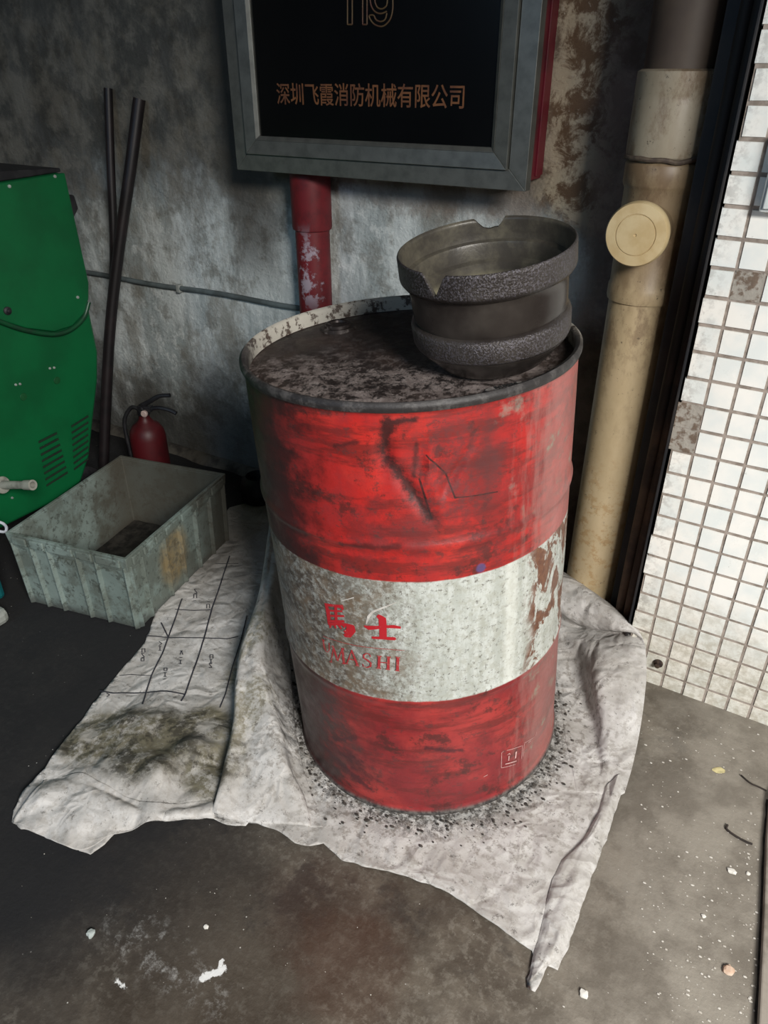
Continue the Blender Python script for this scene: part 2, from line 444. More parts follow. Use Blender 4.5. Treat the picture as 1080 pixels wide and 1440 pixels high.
outline_digit('digit_nine', [[(548, -500), (540, -100), (555, 60), (605, 145), (680, 172), (755, 145)], [(608, -500), (600, -60), (625, 75), (680, 112), (735, 90), (762, 20), (765, -300)],
    [(828, -500), (832, 0), (828, 130), (800, 240), (740, 312), (680, 335), (600, 308), (550, 250), (535, 198), (590, 195), (620, 250), (680, 272), (735, 245), (757, 165)]])

# ================================================================== PIPES ON THE WALL
redp = NT('red_painted_steel', .5)
rn = redp.noise(24, 8, .7)
rx = redp.xyz()
patch = redp.mul(redp.ramp(redp.add(rn, redp.mul(redp.math('ABSOLUTE', redp.add(rx[0], -.012)), -6)), .40, .50), redp.ramp(redp.math('ABSOLUTE', redp.add(rx[2], -.80)), .14, .05))
redp.col(redp.mix(patch, redp.mix(redp.ramp(rn, .4, .7), (.15, .010, .015), (.085, .008, .012)), (.34, .28, .33)))
M['redpipe'] = redp.m
px = -1.339
rp = thing('fire_riser_pipe', 'dark red painted steel pipe coming down under the cabinet behind the barrel', 'pipe', (px, 1.795, 0))
bm = bmesh.new(); lathe(bm, [(.049, .0), (.049, 1.07)], 48); obj('pipe', bm, M['redpipe'], rp, smooth=True)
bm = bmesh.new(); lathe(bm, [(.049, .905), (.055, .908), (.0565, .915), (.0565, 1.062), (.049, 1.065)], 48)
obj('coupling', bm, M['redpipe'], rp, smooth=True)

def pvc(name, hi, lo, stain_shade, seedloc):
    n = NT(name, .45)
    mid = n.noise(9, 7, .7, vec=n.mapv((1, 1, .4), seedloc)); fine = n.noise(40, 7, .75)
    X, Y, Z = n.xyz()
    c = n.mix(n.ramp(mid, .3, .7), hi, lo)
    zz = n.add(Z, n.mul(n.math('SUBTRACT', mid, .5), .5))
    c = n.mix(n.mul(n.ramp(zz, .80, .98), stain_shade), c, (.13, .08, .045))  # brown staining plus the shade higher up, painted into the colour
    c = n.mix(n.mul(n.ramp(n.noise(6, 8, .75, vec=n.mapv((1, 1, .5), seedloc)), .50, .60), n.ramp(Z, .6, .95, .25, .8)), c, (.16, .105, .06))
    c = n.mix(n.mul(n.mul(n.ramp(fine, .50, .60), n.ramp(zz, .60, .3)), .7), c, (.36, .23, .10))
    c = n.mix(n.mul(n.ramp(n.noise(60, 6, .85), .60, .65), .8), c, (.05, .035, .025))
    return n.col(c).m
M['pvc'] = pvc('aged_beige_plastic', (.50, .40, .25), (.40, .31, .18), .62, (0, 0, 0))
M['pvctop'] = pvc('aged_grey_plastic', (.42, .38, .29), (.29, .25, .18), .25, (3, 1, 2))
M['cap'] = simple('yellowed_plastic', (.62, .50, .29), (.52, .39, .20), 14, .45)
DX, DY = -.372, 1.672
dp = thing('drain_pipe', 'fat beige plastic drain pipe with a round capped branch between barrel and tiles', 'pipe', (DX, DY, 0))
bm = bmesh.new(); lathe(bm, [(.067, 0), (.067, .90)], 64); obj('pipe', bm, M['pvc'], dp, smooth=True)
bm = bmesh.new()
lathe(bm, [(.067, .868), (.0715, .870), (.073, .876), (.073, .900), (.0705, .905), (.0705, 1.09), (.073, 1.095), (.075, 1.10), (.075, 1.135), (.072, 1.14), (.067, 1.142)], 64)
tee = obj('tee_fitting', bm, M['pvc'], dp, smooth=True)
capc = ony(895, 330, DY-.125)
MC = Matrix.Translation((capc.x-DX, -.125, capc.z)) @ Matrix.Rotation(PI/2, 4, 'X')
bm = bmesh.new(); lathe(bm, [(.052, -.115), (.052, -.002), (.054, 0)], 48, M=MC, cap0=False); obj('branch_socket', bm, M['pvc'], tee, smooth=True)
bm = bmesh.new(); lathe(bm, [(.0585, -.022), (.0605, -.012), (.0605, .0), (.0575, .006), (.039, .0075), (.0385, .0055), (.0375, .0055), (.037, .008), (.012, .0095), (.003, .0095), (.0015, .008)], 72, M=MC)
obj('cleanout_plug', bm, M['cap'], dp, smooth=True, autosm=30)
bm = bmesh.new(); lathe(bm, [(.067, 1.13), (.0725, 1.145), (.0765, 1.15), (.0775, 1.16), (.0775, 1.245), (.0765, 1.25), (.0775, 1.255), (.0775, 1.292), (.070, 1.296)], 64)
obj('coupling', bm, M['pvctop'], dp, smooth=True, autosm=30)
bm = bmesh.new(); lathe(bm, [(.0675, 1.29), (.0675, 2.35)], 64); obj('upper_pipe', bm, simple('dark_brown_plastic', (.075, .055, .04), (.05, .035, .028), 6, .6), dp, smooth=True)  # upper length darker brown than the pipe below
# wavy sealant bead
bm = bmesh.new()
tube(bm, [(.0765*math.cos(t), .0765*math.sin(t), 1.146+.010*noise.noise(Vector((t*2, 0, 0)))) for t in [2*PI*k/60 for k in range(60)]]+[(.0765, 0, 1.146)], .0045, 8)
obj('sealant_bead', bm, simple('dark_sealant', (.07, .05, .04), (.13, .10, .07), 60, .8, bump=.6), dp, smooth=True)

M['post'] = simple('gap_shade_black', (.014, .016, .020), (.03, .028, .028), 8, .6, .3)
bm = bmesh.new()
prism(bm, [(-.300, 1.60), (-.232, 1.60), (-.232, 1.50), (-.227, 1.50), (-.227, 1.607), (-.300, 1.607)], 'z', 0, 2.35)  # black angle added where the gap beside the tiles lies in shadow
post = obj('gap_post', bm, M['post'], bevel=.001)
tag(post, 'black angle post added in the shadowed gap along the left edge of the white tiles', 'post')
bpn = NT('grimy_pipe_shaded_top', .7)
bX, bY, bZ = bpn.xyz(); bpz = bpn.noise(14, 6)
bpn.col(bpn.mix(bpn.ramp(bpn.add(bZ, bpn.mul(bpz, .3)), .62, .95), bpn.mix(bpn.ramp(bpz, .4, .6), (.105, .065, .042), (.05, .03, .022)), (.016, .014, .014)))  # upper length blackened in the colour for the shadow it stands in
M['brown'] = bpn.m
for i, (x, y, zt) in enumerate(((-.268, 1.570, .66), (-.2455, 1.558, .62))):
    bm = bmesh.new()
    tube(bm, smooth_path([(x, y, 0), (x, y, .3), (x+.003, y, zt), (x+.004, y+.012, zt+.5), (x+.004, y+.014, 2.35)], 6), .0115, 16)
    o = obj('conduit_pipe', bm, M['brown'], smooth=True)
    tag(o, ('thin brown vertical pipe nearer the beige drain pipe' if i == 0 else 'thin brown vertical pipe right against the white tiles'), 'pipe', 'thin brown pipes beside the tiled pier')

# thin conduit along the wall
co = thing('wall_conduit', 'thin pale conduit running level across the wall behind the poles', 'conduit', (-1.9, 1.838, .652))
bm = bmesh.new()
tube(bm, [(-1.2+1.68*k/20*1.0, .0, .006*math.sin(k*.9)*.5+.001*k-.012) for k in range(21)], .0085, 14)
obj('pipe', bm, simple('grey_green_conduit', (.13, .16, .165), (.07, .085, .085), 6, .6, lo=.4, hi=.6), co, smooth=True)
for cx in (-.05,):
    bm = bmesh.new(); box(bm, cx-.009, cx+.009, -.010, .012, -.014, .014); obj('pipe_clip', bm, simple('pale_clip', (.30, .32, .30), None, 30, .6), co, bevel=.004)

# ================================================================== RED OIL DRUM
DB = Vector((-.574, 1.127, .011)); DR = .2872; DH = .883
zax = Vector((-.0547, -.0338, 1)).normalized()
xax = Vector((-DB.x, -DB.y, 0)); xax = (xax - zax*xax.dot(zax)).normalized(); yax = zax.cross(xax)
DM = Matrix((( xax.x, yax.x, zax.x), (xax.y, yax.y, zax.y), (xax.z, yax.z, zax.z)))
drum = thing('oil_drum', 'dented red steel barrel with a dirty white middle band, standing on the crumpled sheet', 'barrel', DB, DM.to_euler())
def dhit(px, py, R=DR):
    """pixel -> (angle, height) on the barrel's skin"""
    d = DM.transposed() @ ray(px, py); o = DM.transposed() @ (EYE-DB)
    a = d.x**2+d.y**2; b = 2*(o.x*d.x+o.y*d.y); c = o.x**2+o.y**2-R*R
    D = max(b*b-4*a*c, 0); t = (-b-math.sqrt(D))/2/a; p = o+d*t
    return (math.atan2(p.y, p.x), p.z)
def m_drum():
    n = NT('red_enamel_with_white_band', .42)
    X, Y, Z = n.xyz()
    th = n.math('ARCTAN2', Y, X)       # 0 faces the yard
    s = n.mul(th, DR)
    cmb = n.t.nodes.new('ShaderNodeCombineXYZ'); n.link(s, cmb.inputs[0]); n.link(Z, cmb.inputs[1])
    n.vec = cmb.outputs[0]             # unrolled skin: x along the girth, y up
    big = n.noise(4.5, 6, .6); mid = n.noise(14, 8, .68); fine = n.noise(70, 7, .7)
    hz = n.noise(10, 8, .7, vec=n.mapv((.45, 2.6, 1))); vt = n.noise(16, 7, .7, vec=n.mapv((3, .5, 1), (3, 0, 0)))
    speck = n.noise(95, 6, .85); fmix = n.add(n.mul(n.noise(28, 9, .8), .7), n.mul(n.noise(80, 6, .8), .3))
    red = n.mix(n.ramp(mid, .35, .7), (.43, .020, .017), (.27, .018, .018))
    red = n.mix(n.mul(n.ramp(big, .5, .60), .5), red, (.50, .032, .022))
    # lower third is a duller crimson with chalky bloom
    low = n.ramp(Z, .40, .34)
    red = n.mix(n.mul(low, .8), red, n.mix(n.ramp(big, .42, .58), (.17, .018, .022), (.36, .040, .036)))
    # soot, smears
    red = n.mix(n.mul(n.ramp(hz, .48, .60), .7), red, (.11, .016, .014))
    red = n.mix(n.mul(n.ramp(n.noise(13, 9, .75, vec=n.mapv(loc=(5, 9, 0))), .53, .61), .75), red, (.050, .016, .014))
    red = n.mix(n.mul(n.ramp(n.noise(5, 9, .75, vec=n.mapv(loc=(1, 3, 0))), .50, .60), .55), red, (.10, .018, .018))
    red = n.mix(n.mul(n.ramp(n.noise(30, 9, .8, vec=n.mapv((1, 1.4, 1), (2, 2, 0))), .56, .60), .6), red, (.07, .03, .028))
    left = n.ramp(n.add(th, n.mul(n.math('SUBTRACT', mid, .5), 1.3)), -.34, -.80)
    red = n.mix(n.mul(left, .93), red, (.03, .014, .014))  # left flank: oil grime plus painted shade on the side away from the light
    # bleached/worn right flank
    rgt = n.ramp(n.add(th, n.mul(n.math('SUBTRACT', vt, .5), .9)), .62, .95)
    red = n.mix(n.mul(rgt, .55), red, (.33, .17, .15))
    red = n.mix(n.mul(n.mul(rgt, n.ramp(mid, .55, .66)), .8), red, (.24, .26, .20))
    # dark spill by the first dent and fold lines
    def spot(px, py, r, sc_=(1, 1, 1), amt=.5, soft=.6):
        a, z = dhit(px, py); return n.blob((a*DR, z, 0), r, soft, mid, amt, sc_)
    def ln(p, q, r, amt=1.0, soft=1.0):
        A = dhit(*p); B = dhit(*q); return n.seg((A[0]*DR, A[1], 0), (B[0]*DR, B[1], 0), r, soft*(1.6 if r > .003 else 1), fmix, amt)
    d1 = n.mx(ln((547, 594), (536, 640), .0085, 1.1), n.mx(ln((538, 640), (560, 672), .0095, 1.2), ln((560, 668), (605, 728), .0085, 1.2)))
    d1 = n.mx(d1, n.mx(ln((548, 594), (582, 590), .005, 1.0), n.mul(ln((586, 626), (582, 672), .004, .8), .8)))
    red = n.mix(n.mul(d1, .92), red, (.026, .011, .011))
    cr_ = n.mx(n.mx(ln((600, 642), (628, 668), .0013, .2, .5), ln((628, 668), (640, 700), .0013, .2, .5)), n.mx(ln((640, 700), (700, 692), .0011, .6, .5), ln((590, 676), (607, 730), .0016, .4, .5)))
    red = n.mix(n.mul(cr_, .9), red, (.02, .012, .012))
    red = n.mix(n.mul(n.mx(ln((480, 765), (560, 767), .0045, 1.0), ln((470, 628), (500, 622), .004, 1.2)), .75), red, (.05, .014, .014))
    red = n.mix(n.mul(n.mx(ln((455, 1050), (520, 1110), .006, 1.3), n.mx(ln((470, 1040), (500, 1038), .005, 1.3), ln((600, 1052), (650, 1056), .005, 1.3))), .8), red, (.045, .012, .016))
    red = n.mix(n.mul(spot(690, 635, .030, (1.8, .55, 1), 5, 1.6), .6), red, (.08, .03, .03))
    red = n.mix(n.mul(spot(722, 572, .016, (1, 1, 1), 6, 1.6), .7), red, (.22, .22, .18))
    red = n.mix(n.mul(spot(720, 680, .008, (1, .6, 1), 6, 1.6), .7), red, (.22, .20, .17))
    red = n.mix(n.mul(spot(676, 798, .008, (1, 1, 1), .6), .9), red, (.08, .06, .16))
    red = n.mix(n.mul(spot(640, 660, .07, (1, .8, 1), .9), n.mul(n.ramp(fine, .42, .6), .6)), red, (.10, .03, .03))
    red = n.mix(n.mul(spot(500, 1075, .07, (.8, 1.6, 1), 1.2, .7), n.mul(n.ramp(mid, .42, .6), .9)), red, (.05, .012, .016))
    # white band
    wh = n.mix(n.ramp(vt, .40, .60), (.53, .56, .53), (.40, .425, .39))
    wh = n.mix(n.mul(n.ramp(fine, .47, .58), .5), wh, (.33, .335, .28))
    wh = n.mix(n.mul(n.ramp(speck, .555, .60), .8), wh, (.09, .08, .065))
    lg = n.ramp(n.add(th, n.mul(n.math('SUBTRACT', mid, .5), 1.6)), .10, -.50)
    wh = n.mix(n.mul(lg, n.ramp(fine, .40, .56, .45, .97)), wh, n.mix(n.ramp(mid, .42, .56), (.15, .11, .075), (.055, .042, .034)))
    sp2 = n.mul(n.ramp(th, .22, -.2), n.ramp(n.noise(110, 7, .85, vec=n.mapv((1, .8, 1))), .49, .56))
    wh = n.mix(n.mul(sp2, .75), wh, (.13, .11, .085))
    # flaked brown rust on the right of the band
    a0, z0 = dhit(745, 850)
    fl = n.mul(n.ramp(n.noise(17, 9, .7, vec=n.mapv((1, .7, 1), (1.3, 4.1, 0), (0, 0, .5)), dist=.8), .485, .52), n.ramp(n.add(th, n.mul(n.math('SUBTRACT', mid, .5), .3)), .70, .86))
    wh = n.mix(fl, wh, n.mix(n.ramp(fine, .4, .65), (.17, .075, .04), (.10, .04, .025)))
    wh = n.mix(n.mul(n.ramp(th, .55, .62), n.mul(n.ramp(th, .70, .64), .4)), wh, (.70, .72, .66))
    edge = n.mul(n.math('SUBTRACT', mid, .5), .006)
    ze = n.add(Z, edge)
    zt = dhit(600, 818)[1]; zb = dhit(600, 986)[1]
    band = n.mul(n.ramp(ze, zt+.0015, zt-.0015), n.ramp(ze, zb-.0015, zb+.0015))
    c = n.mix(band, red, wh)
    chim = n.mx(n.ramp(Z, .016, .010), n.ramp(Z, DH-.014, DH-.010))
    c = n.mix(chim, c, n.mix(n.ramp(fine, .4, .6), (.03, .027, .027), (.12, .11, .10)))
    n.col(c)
    n.rough(n.ramp(mid, .3, .75, .30, .62))
    n.bump(n.add(n.mul(big, .5), n.add(n.mul(mid, .25), n.mul(fine, .12))), .35, .012)
    return n.m
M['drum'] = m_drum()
dents = []   # (angle*R, z, radius_s, radius_z, depth, tilt)
def dent(px, py, rs, rz, d, tilt=0): a, z = dhit(px, py); dents.append((a*DR, z, rs, rz, d, tilt))
dent(541, 625, .012, .050, .009, .12); dent(580, 695, .010, .050, .008, -.5); dent(600, 650, .050, .060, .006, -.2)
dent(604, 650, .005, .036, -.006, .12); dent(640, 668, .006, .045, .006, .55); dent(690, 640, .025, .07, .005); dent(616, 700, .007, .04, -.004, -.25)
dent(500, 1090, .06, .03, .006, .3); dent(620, 1080, .05, .03, .004, -.2); dent(450, 640, .06, .03, .004); dent(470, 765, .09, .012, .003)
def ddisp(th, r, z):
    if r < DR-.012: return r, z
    t = th if th <= PI else th-2*PI
    s = t*DR; dr = 0
    for (s0, z0, rs, rz, d, ti) in dents:
        a = (s-s0); b = (z-z0); ca, sa = math.cos(ti), math.sin(ti)
        a, b = a*ca - b*sa, a*sa + b*ca
        q = (a/rs)**2 + (b/rz)**2
        if q < 6: dr -= d*math.exp(-q)
    k = min(1, max(0, (DH-.03-z)/.05))*min(1, max(0, (z-.03)/.05))
    dr = dr*k + .0022*k*noise.noise(Vector((math.cos(t)*1.6, math.sin(t)*1.6, z*4)))
    return r+dr, z
def hoop(z): 
    h = 0
    for zc in (.305, .640): h = max(h, (.0042 if zc > .5 else .003)*math.exp(-((z-zc)/.009)**2))
    return h
prof = [(DR-.012, .014), (DR-.004, .004), (DR+.001, .0), (DR+.005, .003), (DR+.005, .011), (DR, .016)]
zz = .022
while zz < DH-.018: prof.append((DR+hoop(zz), zz)); zz += .0048
prof += [(DR, DH-.016), (DR+.004, DH-.013)]
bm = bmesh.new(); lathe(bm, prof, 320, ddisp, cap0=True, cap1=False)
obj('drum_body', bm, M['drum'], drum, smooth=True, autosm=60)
# rolled top rim
rim = NT('worn_rim_paint', .5)
rf = rim.noise(40, 8, .75); rX, rY, rZ = rim.xyz()
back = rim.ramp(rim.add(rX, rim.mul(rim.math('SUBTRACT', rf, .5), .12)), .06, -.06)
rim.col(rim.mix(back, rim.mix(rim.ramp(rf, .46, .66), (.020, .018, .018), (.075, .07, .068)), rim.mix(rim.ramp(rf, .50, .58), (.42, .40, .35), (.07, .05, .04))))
rim.bump(rf, .4, .004)
bm = bmesh.new(); lathe(bm, [(DR+.004, DH-.013), (DR+.0058, DH-.008), (DR+.0055, DH-.002), (DR+.001, DH+.002), (DR-.005, DH), (DR-.007, DH-.006), (DR-.0075, DH-.026)], 256, cap0=False, cap1=False)
obj('top_rim', bm, rim.m, drum, smooth=True, autosm=60)
# lid
lid = NT('oily_lid', .5)
lb = lid.noise(5, 6, .6); lm = lid.noise(26, 9, .85); lf = lid.noise(65, 8, .8)
lX, lY, lZ = lid.xyz()
base = lid.mix(lid.ramp(lb, .4, .65), (.016, .011, .010), (.045, .028, .022))
front = lid.ramp(lid.add(lX, lid.mul(lid.math('SUBTRACT', lm, .5), .3)), -.02, .12)
dust = lid.mul(lid.ramp(lid.add(lid.mul(lm, .6), lid.mul(lf, .5)), .52, .60), lid.add(lid.mul(front, .9), .1))
lid.col(lid.mix(dust, base, lid.mix(lid.ramp(lf, .4, .6), (.34, .29, .27), (.15, .12, .11))))
lid.rough(lid.ramp(lm, .3, .7, .25, .85)); lid.bump(lid.add(lm, lid.mul(lf, .5)), .6, .006)
bm = bmesh.new()
lathe(bm, [(.0005, DH-.022)]+[(.02*k, DH-.0222+.0012*noise.noise(Vector((k, 0, 0)))) for k in range(1, 13)]+[(.262, DH-.023), (.268, DH-.027), (DR-.007, DH-.027)], 128, cap0=True, cap1=False)
obj('lid', bm, lid.m, drum, smooth=True)
def drum_local_on(px, py, zl):
    d = DM.transposed() @ ray(px, py); o = DM.transposed() @ (EYE-DB); return o + d*((zl-o.z)/d.z)
q = drum_local_on(476, 458, DH-.015)
bm = bmesh.new(); lathe(bm, [(.034, DH-.022), (.033, DH-.015), (.026, DH-.015), (.0255, DH-.010), (.022, DH-.008), (.016, DH-.009), (.015, DH-.013), (.001, DH-.0135)], 40, M=Matrix.Translation((q.x, q.y, 0)))
obj('bung', bm, simple('greasy_bung', (.035, .028, .026), (.20, .18, .17), 60, .4, .5, lo=.55, hi=.68), drum, smooth=True)
# tin tag on the lid
q0 = drum_local_on(686, 547, DH-.010); q1 = drum_local_on(737, 536, DH-.010)
ang = math.atan2(q1.y-q0.y, q1.x-q0.x); Lh = (q1-q0).length
TM = Matrix.Translation((q0.x, q0.y, DH-.0195)) @ Matrix.Rotation(ang, 4, 'Z')
bm = bmesh.new(); 
g = [[bm.verts.new(TM @ Vector((Lh*i/10, .016*(j-.5), .004+.002*math.sin(i*.9)))) for i in range(11)] for j in (0, .5, 1)]
for j in range(2):
    for i in range(10): bm.faces.new((g[j][i], g[j][i+1], g[j+1][i+1], g[j+1][i]))
ex = bmesh.ops.extrude_face_region(bm, geom=bm.faces[:]); 
for v in [e_ for e_ in ex['geom'] if isinstance(e_, bmesh.types.BMVert)]: v.co.z += .0015
tg = obj('tin_tag', bm, simple('grey_tin', (.36, .34, .32), (.16, .14, .13), 60, .5, .4), drum)
bm = bmesh.new()
for i in range(6): box(bm, Lh*(.2+.11*i), Lh*(.2+.11*i)+.0035, -.004, .004, .0085, .0092, TM)
obj('tag_marks', bm, simple('black_marks', (.02, .02, .02), None, 30), tg)

# painted lettering on the barrel
def to_sz(p): a, z = dhit(*p); return Vector((a*DR, z, 0))
def skin(s, z, off=.0011):
    r, _ = ddisp((s/DR) % (2*PI), DR, z); r += hoop(z)
    return Vector(((r+off)*math.cos(s/DR), (r+off)*math.sin(s/DR), z))
def strokes(name, lst, mat, label=None):
    """lst of (points in px, widths in m): ribbons wrapped on the barrel's skin"""
    bm = bmesh.new()
    for li, (pts, w) in enumerate(lst):
        P = [to_sz(p) for p in pts]
        ws = w if isinstance(w, (list, tuple)) else [w]*len(P)
        Q = []; WW = []
        for i in range(len(P)-1):
            n_ = max(2, int((P[i+1]-P[i]).length/.006)+1)
            for k in range(n_): Q.append(P[i].lerp(P[i+1], k/n_)); WW.append(ws[i]*(1-k/n_)+ws[i+1]*k/n_)
        Q.append(P[-1]); WW.append(ws[-1])
        rows = []
        for i, q in enumerate(Q):
            t = (Q[min(i+1, len(Q)-1)]-Q[max(i-1, 0)]).normalized(); nn = Vector((-t.y, t.x, 0))
            m_ = 5
            rows.append([bm.verts.new(skin((q+nn*WW[i]*(j/(m_-1)-.5)).x, (q+nn*WW[i]*(j/(m_-1)-.5)).y, .0010+.0001*li)) for j in range(m_)])
        for a, b in zip(rows, rows[1:]):
            for j in range(len(a)-1): bm.faces.new((a[j], a[j+1], b[j+1], b[j]))
    return obj(name, bm, mat, drum)
z1 = lambda x, y: (430+x/6.353, 820+y/6.353)
def paintmat(name, c, wear, lo, hi):
    n = NT(name, .5); f = n.noise(120, 7, .8); n.col(n.mix(n.mul(n.ramp(f, lo, hi), .8), c, wear)); return n.m
M['redink'] = paintmat('red_ink', (.42, .014, .022), (.45, .40, .35), .60, .68)
M['redink2'] = paintmat('faded_red_ink', (.36, .03, .035), (.35, .28, .23), .53, .64)
ma = [([z1(180,180), z1(200,250), z1(215,375)], [.006, .009, .007]),
      ([z1(178,190), z1(250,200), z1(335,212)], [.006, .005, .008]),
      ([z1(320,205), z1(330,240)], [.005, .004]),
      ([z1(215,243), z1(328,250)], .0038), ([z1(215,288), z1(345,293)], .0042), ([z1(215,335), z1(345,340)], .005),
      ([z1(270,205), z1(275,345)], .0058),
      ([z1(205,362), z1(300,360), z1(370,372), z1(430,385)], [.006, .006, .007, .006]),
      ([z1(425,375), z1(425,420), z1(385,462), z1(345,465)], [.005, .010, .011, .006]),
      ([z1(385,380), z1(395,425), z1(360,450)], [.008, .014, .012]), ([z1(335,365), z1(350,395)], [.006, .003]),
      ([z1(228,372), z1(222,395)], [.004, .003]), ([z1(262,370), z1(275,400)], [.006, .003]), ([z1(300,370), z1(322,405)], [.006, .004])]
strokes('ma_character', ma, M['redink'])
shi = [([z1(520,382), z1(560,400), z1(620,398), z1(720,388), z1(790,388), z1(850,396)], [.003, .009, .0075, .006, .007, .005]),
       ([z1(640,288), z1(685,320), z1(690,420), z1(692,500)], [.007, .014, .013, .013]),
       ([z1(590,486), z1(690,490), z1(790,495), z1(806,492)], [.005, .006, .007, .004])]
strokes('shi_character', shi, M['redink'])
strokes('underline', [([z1(160,470), z1(300,520), z1(450,558), z1(600,578), z1(760,592), z1(880,600)], .0011)], M['redink2'])
W_, T_ = .0050, .0021
lat = [ # U
      ([z1(160,505), z1(170,570), z1(185,605), z1(205,612)], [W_*.8, W_*.8, T_, T_]), ([z1(205,612), z1(215,590), z1(212,530)], T_), ([z1(148,500), z1(175,508)], T_),
      # M
      ([z1(232,700), z1(252,560)], T_), ([z1(245,555), z1(290,690)], W_), ([z1(290,690), z1(330,580)], T_), ([z1(330,575), z1(345,715)], W_), ([z1(218,695), z1(245,702)], T_), ([z1(328,712), z1(362,718)], T_), ([z1(235,556), z1(256,560)], T_), ([z1(325,577), z1(350,582)], T_),
      # A
      ([z1(372,712), z1(415,598)], T_), ([z1(412,592), z1(468,732)], [W_*.7, W_]), ([z1(388,672), z1(445,682)], T_), ([z1(360,710), z1(386,716)], T_), ([z1(448,728), z1(482,736)], T_),
      # S
      ([z1(582,655), z1(575,632), z1(545,622), z1(520,638), z1(522,662), z1(555,684), z1(585,708), z1(582,738), z1(550,748), z1(520,738), z1(512,715)], [T_, T_, T_, .003, .0036, .0042, .0036, .003, T_, T_, T_]),
      # H
      ([z1(660,645), z1(655,752)], W_), ([z1(742,652), z1(738,762)], W_), ([z1(657,700), z1(740,706)], T_), ([z1(640,644), z1(682,648)], T_), ([z1(634,751), z1(676,756)], T_), ([z1(722,650), z1(762,654)], T_), ([z1(718,761), z1(758,766)], T_),
      # I
      ([z1(826,652), z1(822,772)], W_), ([z1(806,652), z1(846,654)], T_), ([z1(802,770), z1(842,776)], T_)]
strokes('latin_lettering', lat, M['redink2'])
z3 = lambda x, y: (680+x/9, 1000+y/9)
M['pinkwhite'] = paintmat('thin_white_print', (.62, .40, .38), (.40, .08, .07), .52, .62)
sym = [([z3(225,520), z3(222,712)], .0010), ([z3(222,715), z3(400,668)], .0011), ([z3(290,492), z3(480,432)], .0011), ([z3(486,430), z3(474,600)], .0010), ([z3(225,520), z3(250,500)], .0008),
       ([z3(270,665), z3(410,625)], .0024), ([z3(315,560), z3(312,620)], .0024), ([z3(296,548), z3(315,528), z3(332,540)], .0016), ([z3(405,505), z3(396,590)], [.0044, .0034]),
       ([z3(512,405), z3(492,570)], .0010), ([z3(510,398), z3(640,320)], .0010), ([z3(590,370), z3(560,395)], .0014), ([z3(650,310), z3(665,260)], .0010),
       ([z3(0,830), z3(50,803)], .0012)]
strokes('handling_symbol', sym[:9], M['pinkwhite']); strokes('handling_symbol', sym[9:13], M['pinkwhite']); strokes('scratch', sym[13:], M['pinkwhite'])
strokes('scratch', [([z1(540,365), z1(560,300), z1(600,255), z1(700,215), z1(810,170)], [.002, .0045, .004, .003, .001]), ([z1(315,160), z1(430,128)], [.001, .002])], simple('chalky_scrape', (.62, .60, .56), (.45, .42, .38), 60))

# ================================================================== BRAKE DRUM ON THE LID
bz = Vector((-.072, -.168, 1)).normalized(); bc = Vector((-.472, 1.057, 1.073))
bx = Vector((-bc.x, -bc.y, 0)); bx = (bx - bz*bx.dot(bz)).normalized(); by = bz.cross(bx)
BH = .182
brk = thing('brake_drum', 'oily black cast iron bowl-shaped brake drum with chipped rim, tilted on the barrel lid', 'brake drum', bc-bz*BH, Matrix(((bx.x, by.x, bz.x), (bx.y, by.y, bz.y), (bx.z, by.z, bz.z))).to_euler())
cast = NT('oily_cast_iron', .38, .35)
cm = cast.noise(9, 6, .6); cf = cast.noise(330, 3, .6); cX, cY, cZ = cast.xyz()
bandz = cast.mx(cast.ramp(cZ, BH-.040, BH-.034), cast.mul(cast.ramp(cZ, .042, .046), cast.ramp(cZ, .082, .076)))
cc = cast.mix(cast.ramp(cm, .35, .7), (.026, .021, .019), (.062, .054, .048))
cc = cast.mix(cast.mul(bandz, cast.ramp(cf, .45, .65)), cc, (.095, .088, .10))
cast.col(cc); cast.rough(cast.ramp(bandz, 0, 1, .27, .42)); cast.bump(cast.add(cast.mul(cf, bandz), cast.mul(cm, .3)), .55, .004)
inn = NT('grimy_inside', .4, .1)
im = inn.noise(12, 7, .7); iX, iY, iZ = inn.xyz()
ic = inn.mix(inn.ramp(im, .4, .65), (.05, .045, .038), (.11, .10, .075))
ic = inn.mix(inn.mul(inn.ramp(iZ, BH-.075, BH-.10), inn.ramp(im, .3, .5)), ic, (.30, .28, .18))
inn.col(ic); inn.bump(im, .3, .006)
def notch(th, r, z):
    t = th if th <= PI else th-2*PI
    top = BH
    # chip in the far rim (a little right of dead behind)
    a = abs(((t-math.radians(177)) + PI) % (2*PI) - PI); w = .19
    if a < w: top = min(top, BH-.017*min(1, (w-a)/.10)-.0010*math.sin(t*41))
    # shallower chip in the near left rim
    a2 = abs(t-math.radians(-33)); w2 = .15
    if a2 < w2: top = min(top, BH-.034*(w2-a2)/w2)
    return r, min(z, top)
out = [(.086, 0), (.092, .003), (.100, .012), (.112, .024), (.127, .040), (.131, .048), (.132, .072), (.130, .078), (.1245, .082)]
zz = .088
while zz < BH-.045: out.append((.1255+.0035*(zz-.075)/.07, zz)); zz += .012
out += [(.130, BH-.044), (.137, BH-.041), (.1405, BH-.036)] + [(.1412, BH-.033+.003*k) for k in range(11)] + [(.1402, BH-.0008), (.1385, BH)]
KR = .133/.1412
out = [(r_*KR, z_) for r_, z_ in out]
bm = bmesh.new(); lathe(bm, out, 256, notch, cap0=True, cap1=False); obj('drum_shell', bm, cast.m, brk, smooth=True, autosm=50)
inner = [(.1385, BH), (.1352, BH-.002)] + [(.1342, BH-.004-.003*k) for k in range(9)] + [(.1335, BH-.034), (.124, BH-.036), (.1225, BH-.040), (.1215, BH-.062), (.113, BH-.066), (.111, BH-.10), (.108, .040), (.098, .026), (.06, .022), (.0005, .022)]
